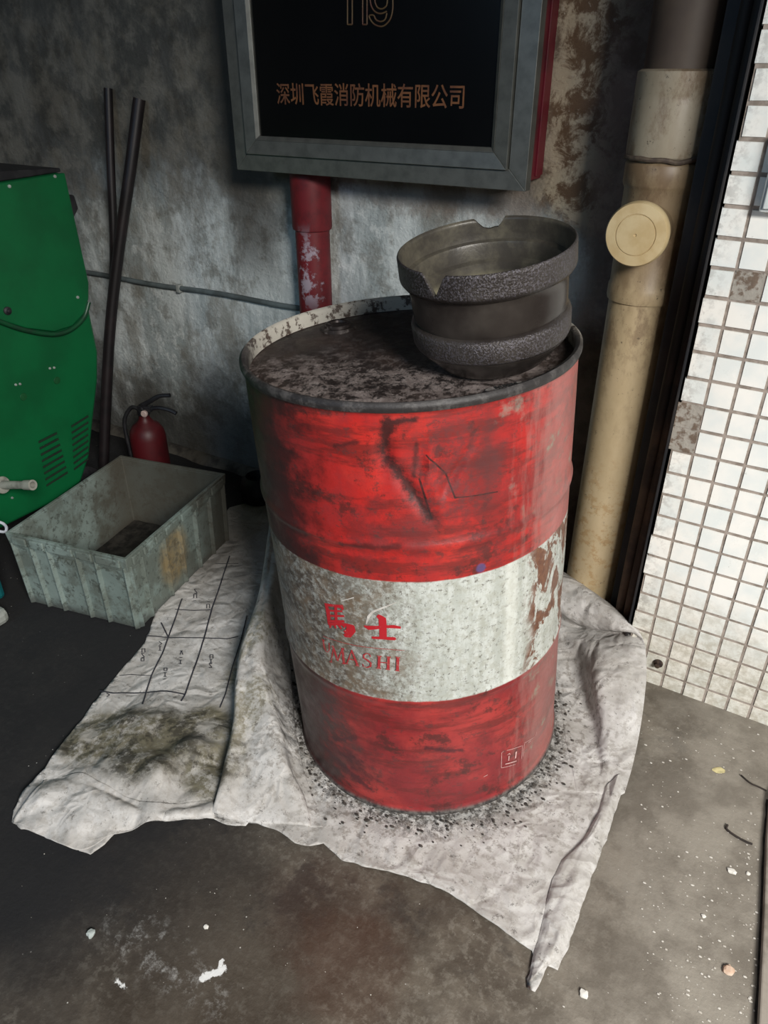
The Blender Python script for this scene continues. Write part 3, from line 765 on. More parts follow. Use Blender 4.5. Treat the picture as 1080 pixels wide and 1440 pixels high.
inner = [(r_*KR, z_) for r_, z_ in inner]
bm = bmesh.new(); lathe(bm, inner, 256, notch, cap0=False, cap1=False); obj('drum_inside', bm, inn.m, brk, smooth=True, autosm=50)

# ================================================================== GREEN MACHINE
M['green'] = simple('green_enamel', (.003, .105, .032), (.003, .080, .025), 5, .38)
M['blackpl'] = simple('black_plastic', (.010, .010, .012), (.02, .02, .022), 30, .5)
MX = -1.90
mach = thing('garage_machine', 'tall green metal garage machine cabinet with vents, standing left of the grey crate', 'machine', (MX-.22, 1.15, 0))
ml = lambda x, y, z: (x-MX+.22, y-1.15, z)
def mprism(bm, pts, xa, xb):
    a = ml(xa, 0, 0)[0]; b = ml(xb, 0, 0)[0]; prism(bm, [(p[0]-1.15, p[1]) for p in pts], 'x', a, b)
bm = bmesh.new()
mprism(bm, [(.62, .15), (1.16, .15), (1.27, .17), (1.32, .24), (1.41, .47), (1.43, .55), (1.43, 1.055), (.62, 1.03)], MX-.44, MX-.006)
obj('cabinet', bm, M['green'], mach, bevel=.008)
# proud cover plate with a rounded bottom edge
cv = [(1.43, 1.055), (.62, 1.03), (.62, .86), (1.0, .80)]
low_ = [onx(0, 450, MX), onx(35, 461, MX), onx(75, 466, MX), onx(100, 458, MX), onx(117, 440, MX), onx(123, 420, MX)]
cv += [(p.y, p.z) for p in low_] + [(1.437, .76)]
bm = bmesh.new(); mprism(bm, cv, MX-.006, MX+.006)
cover = obj('side_cover', bm, M['green'], mach, bevel=.003)
M['screw'] = simple('bright_screw', (.6, .65, .6), None, 30, .35, .6)
for (x, y) in ((13, 262), (77, 248), (109, 418)):
    p = onx(x, y, MX+.006); bm = bmesh.new(); lathe(bm, [(.0045, 0), (.004, .0025), (.001, .003)], 12, M=Matrix.Translation(ml(*p)) @ Matrix.Rotation(PI/2, 4, 'Y'))
    obj('screw', bm, M['screw'], cover)
p = onx(10, 437, MX+.006); bm = bmesh.new(); lathe(bm, [(.011, 0), (.011, .004), (.006, .006), (.005, .010), (.001, .011)], 16, M=Matrix.Translation(ml(*p)) @ Matrix.Rotation(PI/2, 4, 'Y'))
obj('knob', bm, M['blackpl'], cover)
bm = bmesh.new(); pts = [ml(*onx(x, y, MX+.008)) for x, y in ((-30, 440), (0, 452), (35, 464), (75, 470), (100, 463), (118, 446), (125, 425))]
tube(bm, smooth_path(pts, 6), .0065, 10); obj('rubber_trim', bm, simple('dark_green_rubber', (.006, .06, .022), (.01, .04, .02), 30, .4), mach, smooth=True)
# vents: two columns of slots
def slots(c0, c1, r0, r1, nslot):
    bm = bmesh.new()
    for k in range(nslot):
        t = k/(nslot-1); A = c0.lerp(r0, t); B = c1.lerp(r1, t)
        A = Vector(ml(*A)); B = Vector(ml(*B)); hh = .0032
        vs = [bm.verts.new(v) for v in (A+Vector((.001, 0, -hh)), B+Vector((.001, 0, -hh)), B+Vector((.001, 0, hh)), A+Vector((.001, 0, hh)))]
        bm.faces.new(vs)
        # pressed lip above each slot
        vs2 = [bm.verts.new(v) for v in (A+Vector((.0, 0, hh)), B+Vector((.0, 0, hh)), B+Vector((.006, 0, hh+.004)), A+Vector((.006, 0, hh+.004)))]
        bm.faces.new(vs2)
    return bm
sl1 = slots(onx(54, 622, MX), onx(80, 609, MX), onx(65, 683, MX), onx(95, 664, MX), 8)
dk = simple('slot_dark', (.004, .02, .008), (.004, .012, .006), 30, .7)
obj('vent', sl1, dk, mach)
sl2 = slots(onx(100, 600, MX), onx(124, 585, MX), onx(104, 660, MX), onx(124, 645, MX), 8)
obj('vent', sl2, dk, mach)
for (x, y) in ((70, 518), (76, 517), (22, 541), (28, 540), (17, 700)):
    p = onx(x, y, MX-.004); bm = bmesh.new(); lathe(bm, [(.004, 0), (.003, .003), (.001, .0035)], 10, M=Matrix.Translation(ml(*p)) @ Matrix.Rotation(PI/2, 4, 'Y'))
    obj('rivet', bm, M['screw'], mach)
M['plug'] = simple('dark_green_plug', (.006, .07, .02), None, 30, .5)
for (x, y) in ((80, 535), (33, 558)):
    p = onx(x, y, MX-.004); bm = bmesh.new(); lathe(bm, [(.011, 0), (.010, .002), (.001, .0024)], 16, M=Matrix.Translation(ml(*p)) @ Matrix.Rotation(PI/2, 4, 'Y'))
    obj('blank_plug', bm, M['plug'], mach)
# black top tray and the rear bracket, wheels
bm = bmesh.new(); mprism(bm, [(.62, 1.03), (1.432, 1.056), (1.432, 1.066), (1.2, 1.078), (.62, 1.085)], MX-.44, MX-.012); obj('top_tray', bm, M['blackpl'], mach, bevel=.003)
bm = bmesh.new(); mprism(bm, [(1.43, 1.00), (1.474, .992), (1.480, .955), (1.43, .905)], MX-.12, MX-.03); obj('rear_bracket', bm, M['blackpl'], mach, bevel=.004)
for yy in (1.30, .80):
    bm = bmesh.new(); lathe(bm, [(.03, -.025), (.085, -.022), (.095, -.012), (.095, .012), (.085, .022), (.03, .025)], 40, M=Matrix.Translation(ml(MX-.07, yy, .095)) @ Matrix.Rotation(PI/2, 4, 'Y'))
    obj('wheel', bm, M['blackpl'], mach, smooth=True)
# pale hose spigot
a = Vector(onx(0, 682, MX+.03)); b = Vector(onx(46, 682, MX+.16)); dirv = (b-a).normalized()
RM = Matrix.Translation(ml(*a)) @ dirv.to_track_quat('Z', 'Y').to_matrix().to_4x4()
Ls = (b-a).length
bm = bmesh.new(); lathe(bm, [(.016, -.03), (.016, -.005), (.024, -.004), (.024, .012), (.012, .014), (.011, Ls*.75), (.0135, Ls*.76), (.0145, Ls), (.009, Ls), (.008, Ls-.02)], 24, M=RM)
sp = obj('hose_spigot', bm, simple('grimy_pale_plastic', (.30, .30, .26), (.16, .16, .14), 30, .5), mach, smooth=True)
sp['label'] = 'grimy pale hose spigot'
# teal tub in front of the machine
bm = bmesh.new(); t0 = onz(-6, 868, 0)
prism(bm, [(-1.893, .62), (-1.765, .62), (-1.745, .86), (-1.893, .86)], 'z', .045, .20)
tub = obj('plastic_tub', bm, simple('teal_plastic', (.004, .12, .13), (.004, .07, .08), 12, .4), bevel=.012)
tag(tub, 'teal plastic tub at the left edge, beside the grey crate', 'tub')
bm = bmesh.new()
box(bm, -1.89, -1.70, .60, .83, .0, .045)
base_ = obj('tray', bm, simple('pale_grimy_tray', (.34, .36, .33), (.20, .21, .19), 12, .5), bevel=.015)
tag(base_, 'pale grey plastic tray under the teal tub by the left edge', 'tray')
bm = bmesh.new(); pth = [onx(x, y, -1.78) for x, y in ((-30, 722), (-8, 732), (4, 736), (9, 742), (6, 748), (-10, 745))]
tube(bm, smooth_path(pth, 5), .004, 8); cord = obj('cord', bm, simple('white_cord', (.62, .66, .74), None, 30, .5), smooth=True)
tag(cord, 'short loop of white cord lying over the teal tub', 'cord')

# ================================================================== GREY CRATE
crm = NT('grimy_grey_green_plastic', .5)
km = crm.noise(9, 8, .7); kf = crm.noise(45, 8, .75); kX, kY, kZ = crm.xyz()
kc = crm.mix(crm.ramp(crm.noise(5, 4), .3, .7), (.235, .295, .27), (.165, .21, .19))
kc = crm.mix(crm.mul(crm.ramp(km, .47, .58), .65), kc, (.10, .11, .09))
kc = crm.mix(crm.mul(crm.ramp(kf, .53, .60), .65), kc, (.05, .055, .045))
kc = crm.mix(crm.mul(crm.ramp(crm.add(kZ, crm.mul(crm.math('SUBTRACT', km, .5), .12)), .035, .0), .75), kc, (.05, .05, .045))
yel = crm.blob((.195, -.045, .11), .062, .7, km, .5, (1, .9, .7))
kc = crm.mix(crm.mul(yel, .7), kc, crm.mix(crm.ramp(kf, .45, .55), (.23, .15, .05), (.13, .09, .04)))
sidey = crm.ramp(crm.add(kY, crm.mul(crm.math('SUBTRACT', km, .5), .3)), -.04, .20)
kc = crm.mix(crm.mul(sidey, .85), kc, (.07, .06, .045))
crm.col(kc); crm.bump(km, .25, .006)
crate = thing('plastic_crate', 'grimy grey green plastic stacking crate, open and empty, at left of the barrel', 'crate', (-1.595, 1.178, .004), (0, 0, math.radians(12)))
HX, HY, CH = .190, .247, .235
bx_, by_ = .183, .240
def taper_shell(bm, hx0, hy0, z0, hx1, hy1, z1, t, bottom=True):
    def ring(hx, hy, z): return [bm.verts.new((a*hx, b*hy, z)) for a, b in ((-1,-1),(1,-1),(1,1),(-1,1))]
    o0 = ring(hx0, hy0, z0); o1 = ring(hx1, hy1, z1); i1 = ring(hx1-t, hy1-t, z1); i0 = ring(hx0-t, hy0-t, z0+t)
    for k in range(4):
        j = (k+1) % 4
        bm.faces.new((o0[k], o0[j], o1[j], o1[k])); bm.faces.new((o1[k], o1[j], i1[j], i1[k])); bm.faces.new((i1[k], i1[j], i0[j], i0[k]))
    if bottom: bm.faces.new(o0[::-1]); bm.faces.new(i0)
    else:
        for k in range(4):
            j = (k+1) % 4; bm.faces.new((o0[k], i0[k], i0[j], o0[j]))
bm = bmesh.new(); taper_shell(bm, bx_-.006, by_-.006, 0, HX-.009, HY-.009, CH-.004, .004)
shell = obj('crate_shell', bm, crm.m, crate, bevel=.003)
# flange band round the top with a step under it
bm = bmesh.new(); taper_shell(bm, HX-.003, HY-.003, CH-.036, HX, HY, CH, .009, bottom=False)
taper_shell(bm, HX-.005, HY-.005, CH-.044, HX-.004, HY-.004, CH-.036, .006, bottom=False)
obj('rim_flange', bm, crm.m, crate, bevel=.0025)
# ribs, thin fins that run from flange to foot
bm = bmesh.new()
def rib_f(x, w, sgn):
    y0, y1 = sgn*(by_-.007), sgn*(HY-.010); d0, d1 = sgn*.012, sgn*.012
    k = x/HX*(bx_/HX)
    vs = [bm.verts.new(p) for p in ((x*.97-w, y0, .002), (x*.97+w, y0, .002), (x*.97+w*.3, y0+d0, .006), (x*.97-w*.3, y0+d0, .006), (x-w, y1, CH-.03), (x+w, y1, CH-.03), (x+w*.3, y1+d1, CH-.03), (x-w*.3, y1+d1, CH-.03))]
    for f in ((0,3,2,1),(4,5,6,7),(0,4,7,3),(1,2,6,5),(3,7,6,2),(0,1,5,4)): bm.faces.new([vs[i] for i in f])
def rib_s(y, w, sgn):
    x0, x1 = sgn*(bx_-.007), sgn*(HX-.010); d0 = sgn*.012
    vs = [bm.verts.new(p) for p in ((x0, y*.97-w, .002), (x0, y*.97+w, .002), (x0+d0, y*.97+w*.3, .006), (x0+d0, y*.97-w*.3, .006), (x1, y-w, CH-.03), (x1, y+w, CH-.03), (x1+d0, y+w*.3, CH-.03), (x1+d0, y-w*.3, CH-.03))]
    for f in ((0,3,2,1),(4,5,6,7),(0,4,7,3),(1,2,6,5),(3,7,6,2),(0,1,5,4)): bm.faces.new([vs[i] for i in f])
for s_ in (-1, 1):
    for x in (-.178, -.118, -.062, .030, .090, .178): rib_f(x, .006, s_)
    for y in (-.232, -.185, -.085, -.01, .07, .15, .232): rib_s(y, .006, s_)
obj('ribs', bm, crm.m, crate, bevel=.001)
bm = bmesh.new()   # the flange's cast blocks
for s_ in (-1, 1):
    for (xa, xb) in ((-.170, -.124), (-.112, -.068), (-.056, .024), (.036, .084), (.096, .170)):
        a_, b_ = sorted((s_*(HY-.002), s_*(HY+.005))); box(bm, xa, xb, a_, b_, CH-.030, CH-.006)
    for (ya, yb) in ((-.225, -.192), (-.178, -.135), (-.125, -.092), (-.078, -.018), (-.002, .062), (.078, .142), (.158, .225)):
        a_, b_ = sorted((s_*(HX-.002), s_*(HX+.005))); box(bm, a_, b_, ya, yb, CH-.030, CH-.006)
obj('flange_blocks', bm, crm.m, crate, bevel=.003)
bm = bmesh.new()
for x in (-.040, -.018, .004): prism(bm, [(x-.007, CH-.046), (x+.009, CH-.046), (x+.002, CH-.060)], 'y', -(HY-.001), -(HY-.012))
obj('label_lugs', bm, crm.m, crate)
bm = bmesh.new()
nx_, ny_ = 24, 30
g = [[bm.verts.new(((i/nx_-.5)*2*(bx_-.012), (j/ny_-.5)*2*(by_-.012), .007+.004*abs(noise.noise(Vector((i*.3, j*.3, 4)))))) for i in range(nx_+1)] for j in range(ny_+1)]
for j in range(ny_):
    for i in range(nx_): bm.faces.new((g[j][i], g[j][i+1], g[j+1][i+1], g[j+1][i]))
sl = obj('oily_sludge', bm, simple('black_oily_sludge', (.010, .009, .008), (.04, .036, .03), 30, .55, bump=.6), crate, smooth=True)
sl['label'] = 'black oily sludge on the crate bottom'

# ================================================================== EXTINGUISHER
ext = thing('fire_extinguisher', 'small red fire extinguisher with black lever standing behind the grey crate', 'fire extinguisher', (-1.955, 1.60, -.0), (0, 0, math.radians(18)))
M['extred'] = simple('dark_red_gloss', (.09, .006, .009), (.05, .005, .007), 8, .5)
bm = bmesh.new(); lathe(bm, [(.052, 0), (.060, .006), (.062, .016), (.062, .190), (.058, .212), (.046, .232), (.028, .245), (.018, .262), (.018, .275)], 48); obj('cylinder', bm, M['extred'], ext, smooth=True)
bm = bmesh.new(); lathe(bm, [(.019, .270), (.021, .274), (.021, .292), (.014, .296), (.012, .306)], 24); box(bm, -.014, .034, -.012, .012, .285, .306)
obj('valve', bm, M['blackpl'], ext, bevel=.002)
bm = bmesh.new(); tube(bm, smooth_path([(-.01, 0, .300), (.03, 0, .322), (.07, 0, .345), (.112, 0, .352)], 6), [.008]*12+[.007]*7, 8); obj('lever', bm, M['blackpl'], ext, smooth=True)
bm = bmesh.new(); tube(bm, smooth_path([(.02, 0, .292), (.06, 0, .302), (.10, 0, .298), (.125, 0, .288)], 6), .0075, 8); obj('carry_handle', bm, M['blackpl'], ext, smooth=True)
bm = bmesh.new(); lathe(bm, [(.012, 0), (.012, .008), (.009, .010), (.001, .010)], 20, M=Matrix.Translation((.012, -.012, .282)) @ Matrix.Rotation(PI/2, 4, 'X')); obj('gauge', bm, simple('pale_dial', (.55, .42, .38), None, 30, .4), ext)
bm = bmesh.new(); tube(bm, smooth_path([(-.012, 0, .288), (-.045, 0, .292), (-.075, -.01, .24), (-.072, -.015, .14), (-.066, -.01, .06)], 6), .007, 10); obj('hose', bm, M['blackpl'], ext, smooth=True)

# ================================================================== POLES
M['pole'] = simple('dark_wood', (.007, .005, .006), (.014, .009, .010), 12, .5)
def pole(pts, r, label):
    P = [ony(x, y, Y) for x, y, Y in pts]
    bm = bmesh.new(); tube(bm, smooth_path(P, 6), r, 20); o = obj('pole', bm, M['pole'], smooth=True); tag(o, label, 'pole', 'dark poles leaning on the wall')
pole([(152, 124, 1.833), (156, 240, 1.80), (160, 350, 1.77), (157, 450, 1.735), (152, 560, 1.695), (146, 690, 1.647)], .0135, 'thin dark wooden pole leaning on the wall, its upper end further left')
pole([(196, 139, 1.828), (183, 240, 1.78), (168, 345, 1.73), (156, 450, 1.68), (149, 560, 1.625), (145, 680, 1.56)], .0185, 'thicker dark wooden pole leaning on the wall, its upper end further right')

# dark rubber lump by the wall foot
bm = bmesh.new(); p = onz(352, 712, 0)
lathe(bm, [(.050, 0), (.060, .012), (.063, .05), (.055, .085), (.040, .098), (.038, .088), (.030, .05), (.001, .045)], 40, M=Matrix.Translation((p.x, p.y+.05, 0)))
o = obj('rubber_cup', bm, M['blackpl'], smooth=True)
tag(o, 'round black rubber cup on the floor between crate and barrel by the wall', 'cup')

# white plastic box at the right edge
p = ony(1063, 301, 1.45)
wb = thing('switch_box', 'white plastic box fixed to the tiles at the right edge', 'box', (p.x, PY, p.z))
M['whitepl'] = simple('white_plastic', (.70, .76, .76), (.62, .68, .68), 10, .4)
bm = bmesh.new(); box(bm, .0, .16, -.028, .002, .0, .12); obj('housing', bm, M['whitepl'], wb, bevel=.004)
bm = bmesh.new(); box(bm, .006, .154, -.034, -.028, .006, .114); obj('cover', bm, M['whitepl'], wb, bevel=.002)

# ================================================================== CRUMPLED SHEET
def P2(x, y, z=0.0): v = onz(x, y, z); return (v.x, v.y)
ctrl = [  # px, py, height: what the folds of the sheet reach
    (870, 1120, .004), (850, 1050, .003), (800, 960, .003), (880, 1000, .003), (850, 900, .003), (780, 1150, .002), (700, 1180, .002), (600, 1190, .002), (500, 1160, .002), (560, 1215, .003), (650, 1255, .003), (740, 1320, .003),
    (360, 810, .003), (345, 900, .003), (330, 1010, .003), (320, 1075, .003), (306, 1150, .003), (385, 900, .003), (380, 1060, .003), (430, 1185, .005), (340, 1155, .005), (400, 1130, .003),
    # left field
    (300, 800, .004), (260, 860, .003), (240, 920, .003), (290, 900, .004), (200, 960, .003), (280, 980, .006), (150, 1000, .006),
    (180, 1020, .030), (230, 1040, .022), (270, 1050, .040), (300, 1030, .018), (215, 1080, .052), (170, 1090, .040), (130, 1060, .018), (280, 1100, .020), (120, 1100, .034), (75, 1090, .014),
    (60, 1120, .035), (45, 1150, .018), (22, 1150, .006), (110, 1150, .026), (160, 1140, .018), (210, 1140, .030), (250, 1145, .016), (125, 1195, .006), (70, 1180, .010), (180, 1165, .008), (290, 1145, .010),
]
CPS = [(P2(x, y, z), z) for x, y, z in ctrl]
DC = Vector((DB.x, DB.y))
def sheet_h(x, y):
    num = den = 0
    for (cx, cy), z in CPS:
        w = 1/((x-cx)**2+(y-cy)**2+.00012)**1.6
        num += z*w; den += w
    h = num/den
    v = Vector((x*1.0, y*1.0, 0))
    cr = noise.noise(v*7)*.003 - (abs(noise.noise(v*6.5+Vector((5, 1, 0))))**.6)*.010 - (abs(noise.noise(Vector((x*13+y*5, y*15-x*4, 3))))**.6)*.005 - (abs(noise.noise(v*34))**.7)*.0014 + .009
    r = math.hypot(x-DC.x, y-DC.y)
    press = max(0, min(1, (r-DR-.004)/.06))
    fold = min(1, .22 + h*16)
    h = h*max(0, min(1, (r-DR+.015)/.03)) + cr*press*fold
    # flat where the crate stands
    c12, s12 = math.cos(math.radians(12)), math.sin(math.radians(12)); ux, uy = x+1.595, y-1.178
    lx_, ly_ = ux*c12+uy*s12, -ux*s12+uy*c12
    dcr = max(abs(lx_)-.185, abs(ly_)-.242)
    if dcr < .03: h *= max(.0, min(1, dcr/.03)); 
    return max(.0016, h)
outl = [(205, 905, 0), (170, 945, 0), (125, 1000, .004), (95, 1045, .005), (60, 1088, .010), (30, 1122, .012), (19, 1140, .008), (19, 1158, .004), (32, 1172, .004), (62, 1180, .004), (84, 1188, .003), (98, 1190, .003), (112, 1200, .003), (128, 1204, .003), (148, 1192, .003), (162, 1178, .004), (200, 1164, .006), (240, 1160, .006), (270, 1154, .006), (300, 1150, .010),
        (318, 1158, .010), (345, 1160, .008), (352, 1152, .010), (372, 1160, .010), (395, 1170, .006), (415, 1186, .006), (436, 1192, .004), (455, 1188, .002), (480, 1210, .002), (520, 1222, .002), (545, 1226, .002), (580, 1236, .002), (620, 1250, .002), (660, 1276, .002), (700, 1304, .002), (730, 1326, .002), (748, 1338, .002),
        (752, 1352, .003), (742, 1378, .003), (742, 1390, .003), (752, 1394, .003), (764, 1372, .003), (770, 1358, .003), (784, 1364, .003), (800, 1330, .003), (830, 1240, .004), (858, 1165, .008), (872, 1120, .004), (876, 1090, .004), (872, 1040, .004), (862, 990, .004), (850, 930, .004)]
poly = [P2(*p) for p in outl]
b1 = P2(888, 905, .06); b2 = P2(800, 850, .05)
poly += [b1, b2, (-.60, 1.50), (-.80, 1.62), (-1.05, 1.68), (-1.30, 1.74), (-1.52, 1.73), (-1.60, 1.60), (-1.50, 1.35), (-1.42, 1.10)]
def jag(poly, step=.008):
    out = []
    for i, a in enumerate(poly):
        b = poly[(i+1) % len(poly)]; L = math.hypot(b[0]-a[0], b[1]-a[1]); n_ = max(1, int(L/step))
        for k in range(n_):
            t = k/n_; x = a[0]+(b[0]-a[0])*t; y = a[1]+(b[1]-a[1])*t
            v = Vector((x*45, y*45, 0)); j = .0028
            out.append(Vector((x+j*noise.noise(v), y+j*noise.noise(v+Vector((9, 9, 0))))))
    return out
PB = jag(poly)
def inside(x, y):
    c = False; n_ = len(PB)
    for i in range(n_):
        a = PB[i]; b = PB[i-1]
        if (a.y > y) != (b.y > y) and x < (b.x-a.x)*(y-a.y)/(b.y-a.y)+a.x: c = not c
    return c
g = .0095
pts = list(PB); nb = len(PB)
xs = [p.x for p in PB]; ys = [p.y for p in PB]
yy = min(ys); row = 0
while yy < max(ys):
    xx = min(xs) + (g/2 if row % 2 else 0)
    while xx < max(xs):
        x_, y_ = xx+random.uniform(-.0012, .0012), yy+random.uniform(-.0012, .0012)
        if math.hypot(x_-DC.x, y_-DC.y) > DR-.04 and inside(x_, y_):
            pts.append(Vector((x_, y_)))
        xx += g
    yy += g*.87; row += 1
edges = [(i, (i+1) % nb) for i in range(nb)]
rv = delaunay_2d_cdt(pts, edges, [], 1, 1e-5)
bm = bmesh.new(); vs = [bm.verts.new((v.x, v.y, sheet_h(v.x, v.y))) for v in rv[0]]
for f in rv[2]:
    try: bm.faces.new([vs[i] for i in f])
    except ValueError: pass
for e_ in [v for v in bm.verts if not v.link_faces]: bm.verts.remove(e_)
def m_sheet():
    n = NT('dirty_white_woven_sheet', .55)
    X, Y, Z = n.xyz()
    mid = n.noise(9, 8, .7); fine = n.noise(60, 8, .75); big = n.noise(3, 5)
    c = n.mix(n.ramp(mid, .40, .60), (.56, .55, .53), (.44, .425, .40))
    c = n.mix(n.mul(n.ramp(fine, .50, .58), .35), c, (.28, .255, .22))
    def b(px, py, r, sc_=(1, 1, 1), amt=.6, soft=.6, z=0): p = P2(px, py, z); return n.blob((p[0], p[1], z), r, soft, mid, amt, sc_)
    # printed margin, dull lilac grey
    # greasy olive patch at the left
    g1 = n.mx(n.mx(b(215, 1060, .13, (1, 1.2, .6)), b(300, 1090, .075, (1, 1, .6))), n.mx(b(150, 1045, .09, (1, 1, .6)), b(290, 1020, .06, (1, 1, .6))))
    c = n.mix(n.mul(g1, n.ramp(n.noise(16, 9, .8), .42, .54, .4, .97)), c, (.13, .118, .078))
    g1b = n.mul(g1, n.ramp(n.noise(11, 9, .8, vec=n.mapv(loc=(2, 3, 4))), .50, .57))
    c = n.mix(n.mul(g1b, .85), c, (.045, .04, .03))
    gy = n.mx(b(335, 1000, .05, (1, .5, .3), z=.08), b(345, 900, .05, (1, .5, .3), z=.1))
    c = n.mix(n.mul(gy, n.ramp(fine, .42, .58, .2, .8)), c, (.24, .22, .15))
    # browner and darker towards the wall, left of the barrel
    g2 = n.ramp(n.add(Y, n.mul(n.math('SUBTRACT', mid, .5), .5)), 1.05, 1.45)
    lf = n.ramp(X, -.75, -.95)
    c = n.mix(n.mul(n.mul(g2, lf), .65), c, (.16, .14, .115))
    # crumbs of black round the barrel foot
    d = n.blob((DB.x, DB.y, 0), DR+.035, .20, mid, .22, (1, 1, .4))
    ring = n.mul(d, n.ramp(n.noise(85, 8, .88), .46, .54))
    c = n.mix(n.mul(ring, .92), c, (.035, .03, .026))
    d2 = n.blob((DB.x, DB.y, 0), DR+.12, .45, mid, .25, (1, 1, .4))
    c = n.mix(n.mul(n.mul(d2, n.ramp(fine, .50, .62)), .6), c, (.16, .14, .12))
    sp = n.ramp(n.noise(48, 9, .85, vec=n.mapv(loc=(7, 7, 0))), .57, .61)
    c = n.mix(n.mul(sp, .7), c, (.09, .08, .07))
    n.col(c); n.rough(.55)
    wv = n.t.nodes.new('ShaderNodeVectorMath'); wv.operation = 'ADD'
    nc = n.t.nodes.new('ShaderNodeTexNoise'); nc.inputs['Scale'].default_value = 6; n.link(n.vec, nc.inputs['Vector'])
    sc2 = n.t.nodes.new('ShaderNodeVectorMath'); sc2.operation = 'SCALE'; n.link(nc.outputs['Color'], sc2.inputs[0]); sc2.inputs['Scale'].default_value = .18
    n.link(n.vec, wv.inputs[0]); n.link(sc2.outputs[0], wv.inputs[1])
    v1 = n.ramp(n.voro(11, wv.outputs[0], 'DISTANCE_TO_EDGE'), 0, .30); v2 = n.ramp(n.voro(27, wv.outputs[0], 'DISTANCE_TO_EDGE'), 0, .35)
    n.bump(n.add(n.add(n.mul(v1, .9), n.mul(v2, .35)), n.add(n.mul(n.noise(22, 8, .7), .5), n.mul(fine, .22))), .4, .012)
    return n.m
M['sheet'] = m_sheet()
def catmull(P, t):
    n_ = len(P)-1; u = t*n_; i = min(int(u), n_-1); f = u-i
    a = P[max(i-1, 0)]; b = P[i]; c = P[i+1]; d = P[min(i+2, n_)]
    return 0.5*((2*b) + (c-a)*f + (2*a-5*b+4*c-d)*f*f + (3*b-a-3*c+d)*f*f*f)
def loft(rows, nu, nv, amp=.0035, seed=0, tuck=None):
    R_ = [[onz(*p) for p in r] for r in rows]
    C_ = [[catmull(r, k/nu) for k in range(nu+1)] for r in R_]
    grid = []
    for j in range(nv+1):
        line = []
        for k in range(nu+1):
            p = catmull([c[k] for c in C_], j/nv)
            v = p*1.0; e_ = min(1, j/3, (nv-j)/3)
            q = Vector((p.x*11+seed, p.y*11, p.z*11))
            dz_ = amp*(noise.noise(q*.7)*1.2 - 1.6*abs(noise.noise(q*1.1))**.6 - .7*abs(noise.noise(q*2.6))**.6 + .9)*e_
            p = p + Vector((noise.noise(q)*amp*.8, noise.noise(q+Vector((5, 5, 5)))*amp*.8, dz_))
            rad = Vector((p.x-DC.x-DB.x*0, p.y-DC.y)); ax = DC + Vector((zax.x, zax.y))*p.z
            rad = Vector((p.x, p.y))-ax
            if rad.length < DR+.010:
                rad = rad.normalized()*(DR+.010); p.x, p.y = ax.x+rad.x, ax.y+rad.y
            p.z = max(p.z, sheet_h(p.x, p.y)+.0009)
            if tuck and (j in tuck[0] or k in tuck[1]) and p.z < .020: p.z = sheet_h(p.x, p.y)-.0008
            line.append(bm.verts.new(p))
        grid.append(line)
    for a, b in zip(grid, grid[1:]):
        for k in range(nu): bm.faces.new((a[k], a[k+1], b[k+1], b[k]))
# the rolled, raised margin between the barrel and the tiles
loft([[(770,800,.03),(815,822,.04),(850,845,.05),(880,868,.07),(897,884,.10),(903,892,.12)],
      [(775,795,.148),(815,820,.152),(845,843,.152),(870,862,.152),(888,879,.148),(898,886,.140)],
      [(775,822,.140),(812,845,.138),(842,865,.138),(868,878,.142),(888,885,.143),(900,890,.138)],
      [(775,850,.105),(808,872,.092),(840,884,.100),(866,887,.122),(888,889,.133),(903,896,.132)],
      [(775,856,.055),(806,878,.048),(838,886,.066),(864,889,.095),(888,891,.118),(906,904,.125)],
      [(775,875,.052),(808,897,.060),(842,906,.090),(868,908,.108),(890,908,.120),(908,915,.118)],
      [(775,905,.020),(812,925,.030),(836,940,.080),(866,940,.098),(890,940,.102),(909,945,.098)],
      [(780,950,.006),(820,965,.012),(842,985,.058),(868,985,.072),(888,985,.077),(906,985,.072)],
      [(790,1010,.004),(830,1020,.006),(849,1030,.030),(868,1030,.040),(884,1030,.042),(899,1035,.038)],
      [(800,1070,.004),(838,1075,.004),(850,1080,.010),(862,1080,.014),(876,1080,.016),(890,1075,.018)],
      [(810,1115,.003),(840,1118,.003),(850,1120,.004),(860,1120,.004),(868,1120,.005),(878,1115,.005)]], 60, 100, .0022, 0, ((100,), (0,)))
# the tall fold standing along the barrel's left flank
loft([[(382,736,.003),(380,733,.150),(386,743,.152),(392,755,.142),(398,765,.12),(400,775,.10)],
      [(374,792,.003),(372,788,.140),(380,800,.147),(388,810,.140),(396,815,.11),(402,820,.08)],
      [(364,847,.003),(362,843,.125),(368,858,.137),(376,865,.130),(392,870,.09),(404,875,.06)],
      [(342,912,.003),(340,908,.100),(350,925,.110),(368,930,.105),(388,930,.06),(408,935,.03)],
      [(334,962,.003),(332,958,.085),(346,975,.084),(376,975,.092),(394,980,.05),(412,985,.02)],
      [(331,1017,.003),(329,1013,.070),(350,1025,.060),(386,1020,.076),(402,1030,.04),(418,1035,.015)],
      [(320,1077,.003),(318,1073,.052),(345,1085,.038),(396,1070,.055),(412,1085,.025),(430,1090,.008)],
      [(310,1122,.003),(308,1118,.036),(345,1135,.018),(415,1115,.030),(430,1125,.012),(445,1135,.003)],
      [(303,1146,.003),(301,1143,.020),(345,1155,.008),(425,1160,.010),(440,1165,.004),(455,1165,.003)]], 60, 110, .0030, 7, ((110,), (60,)))
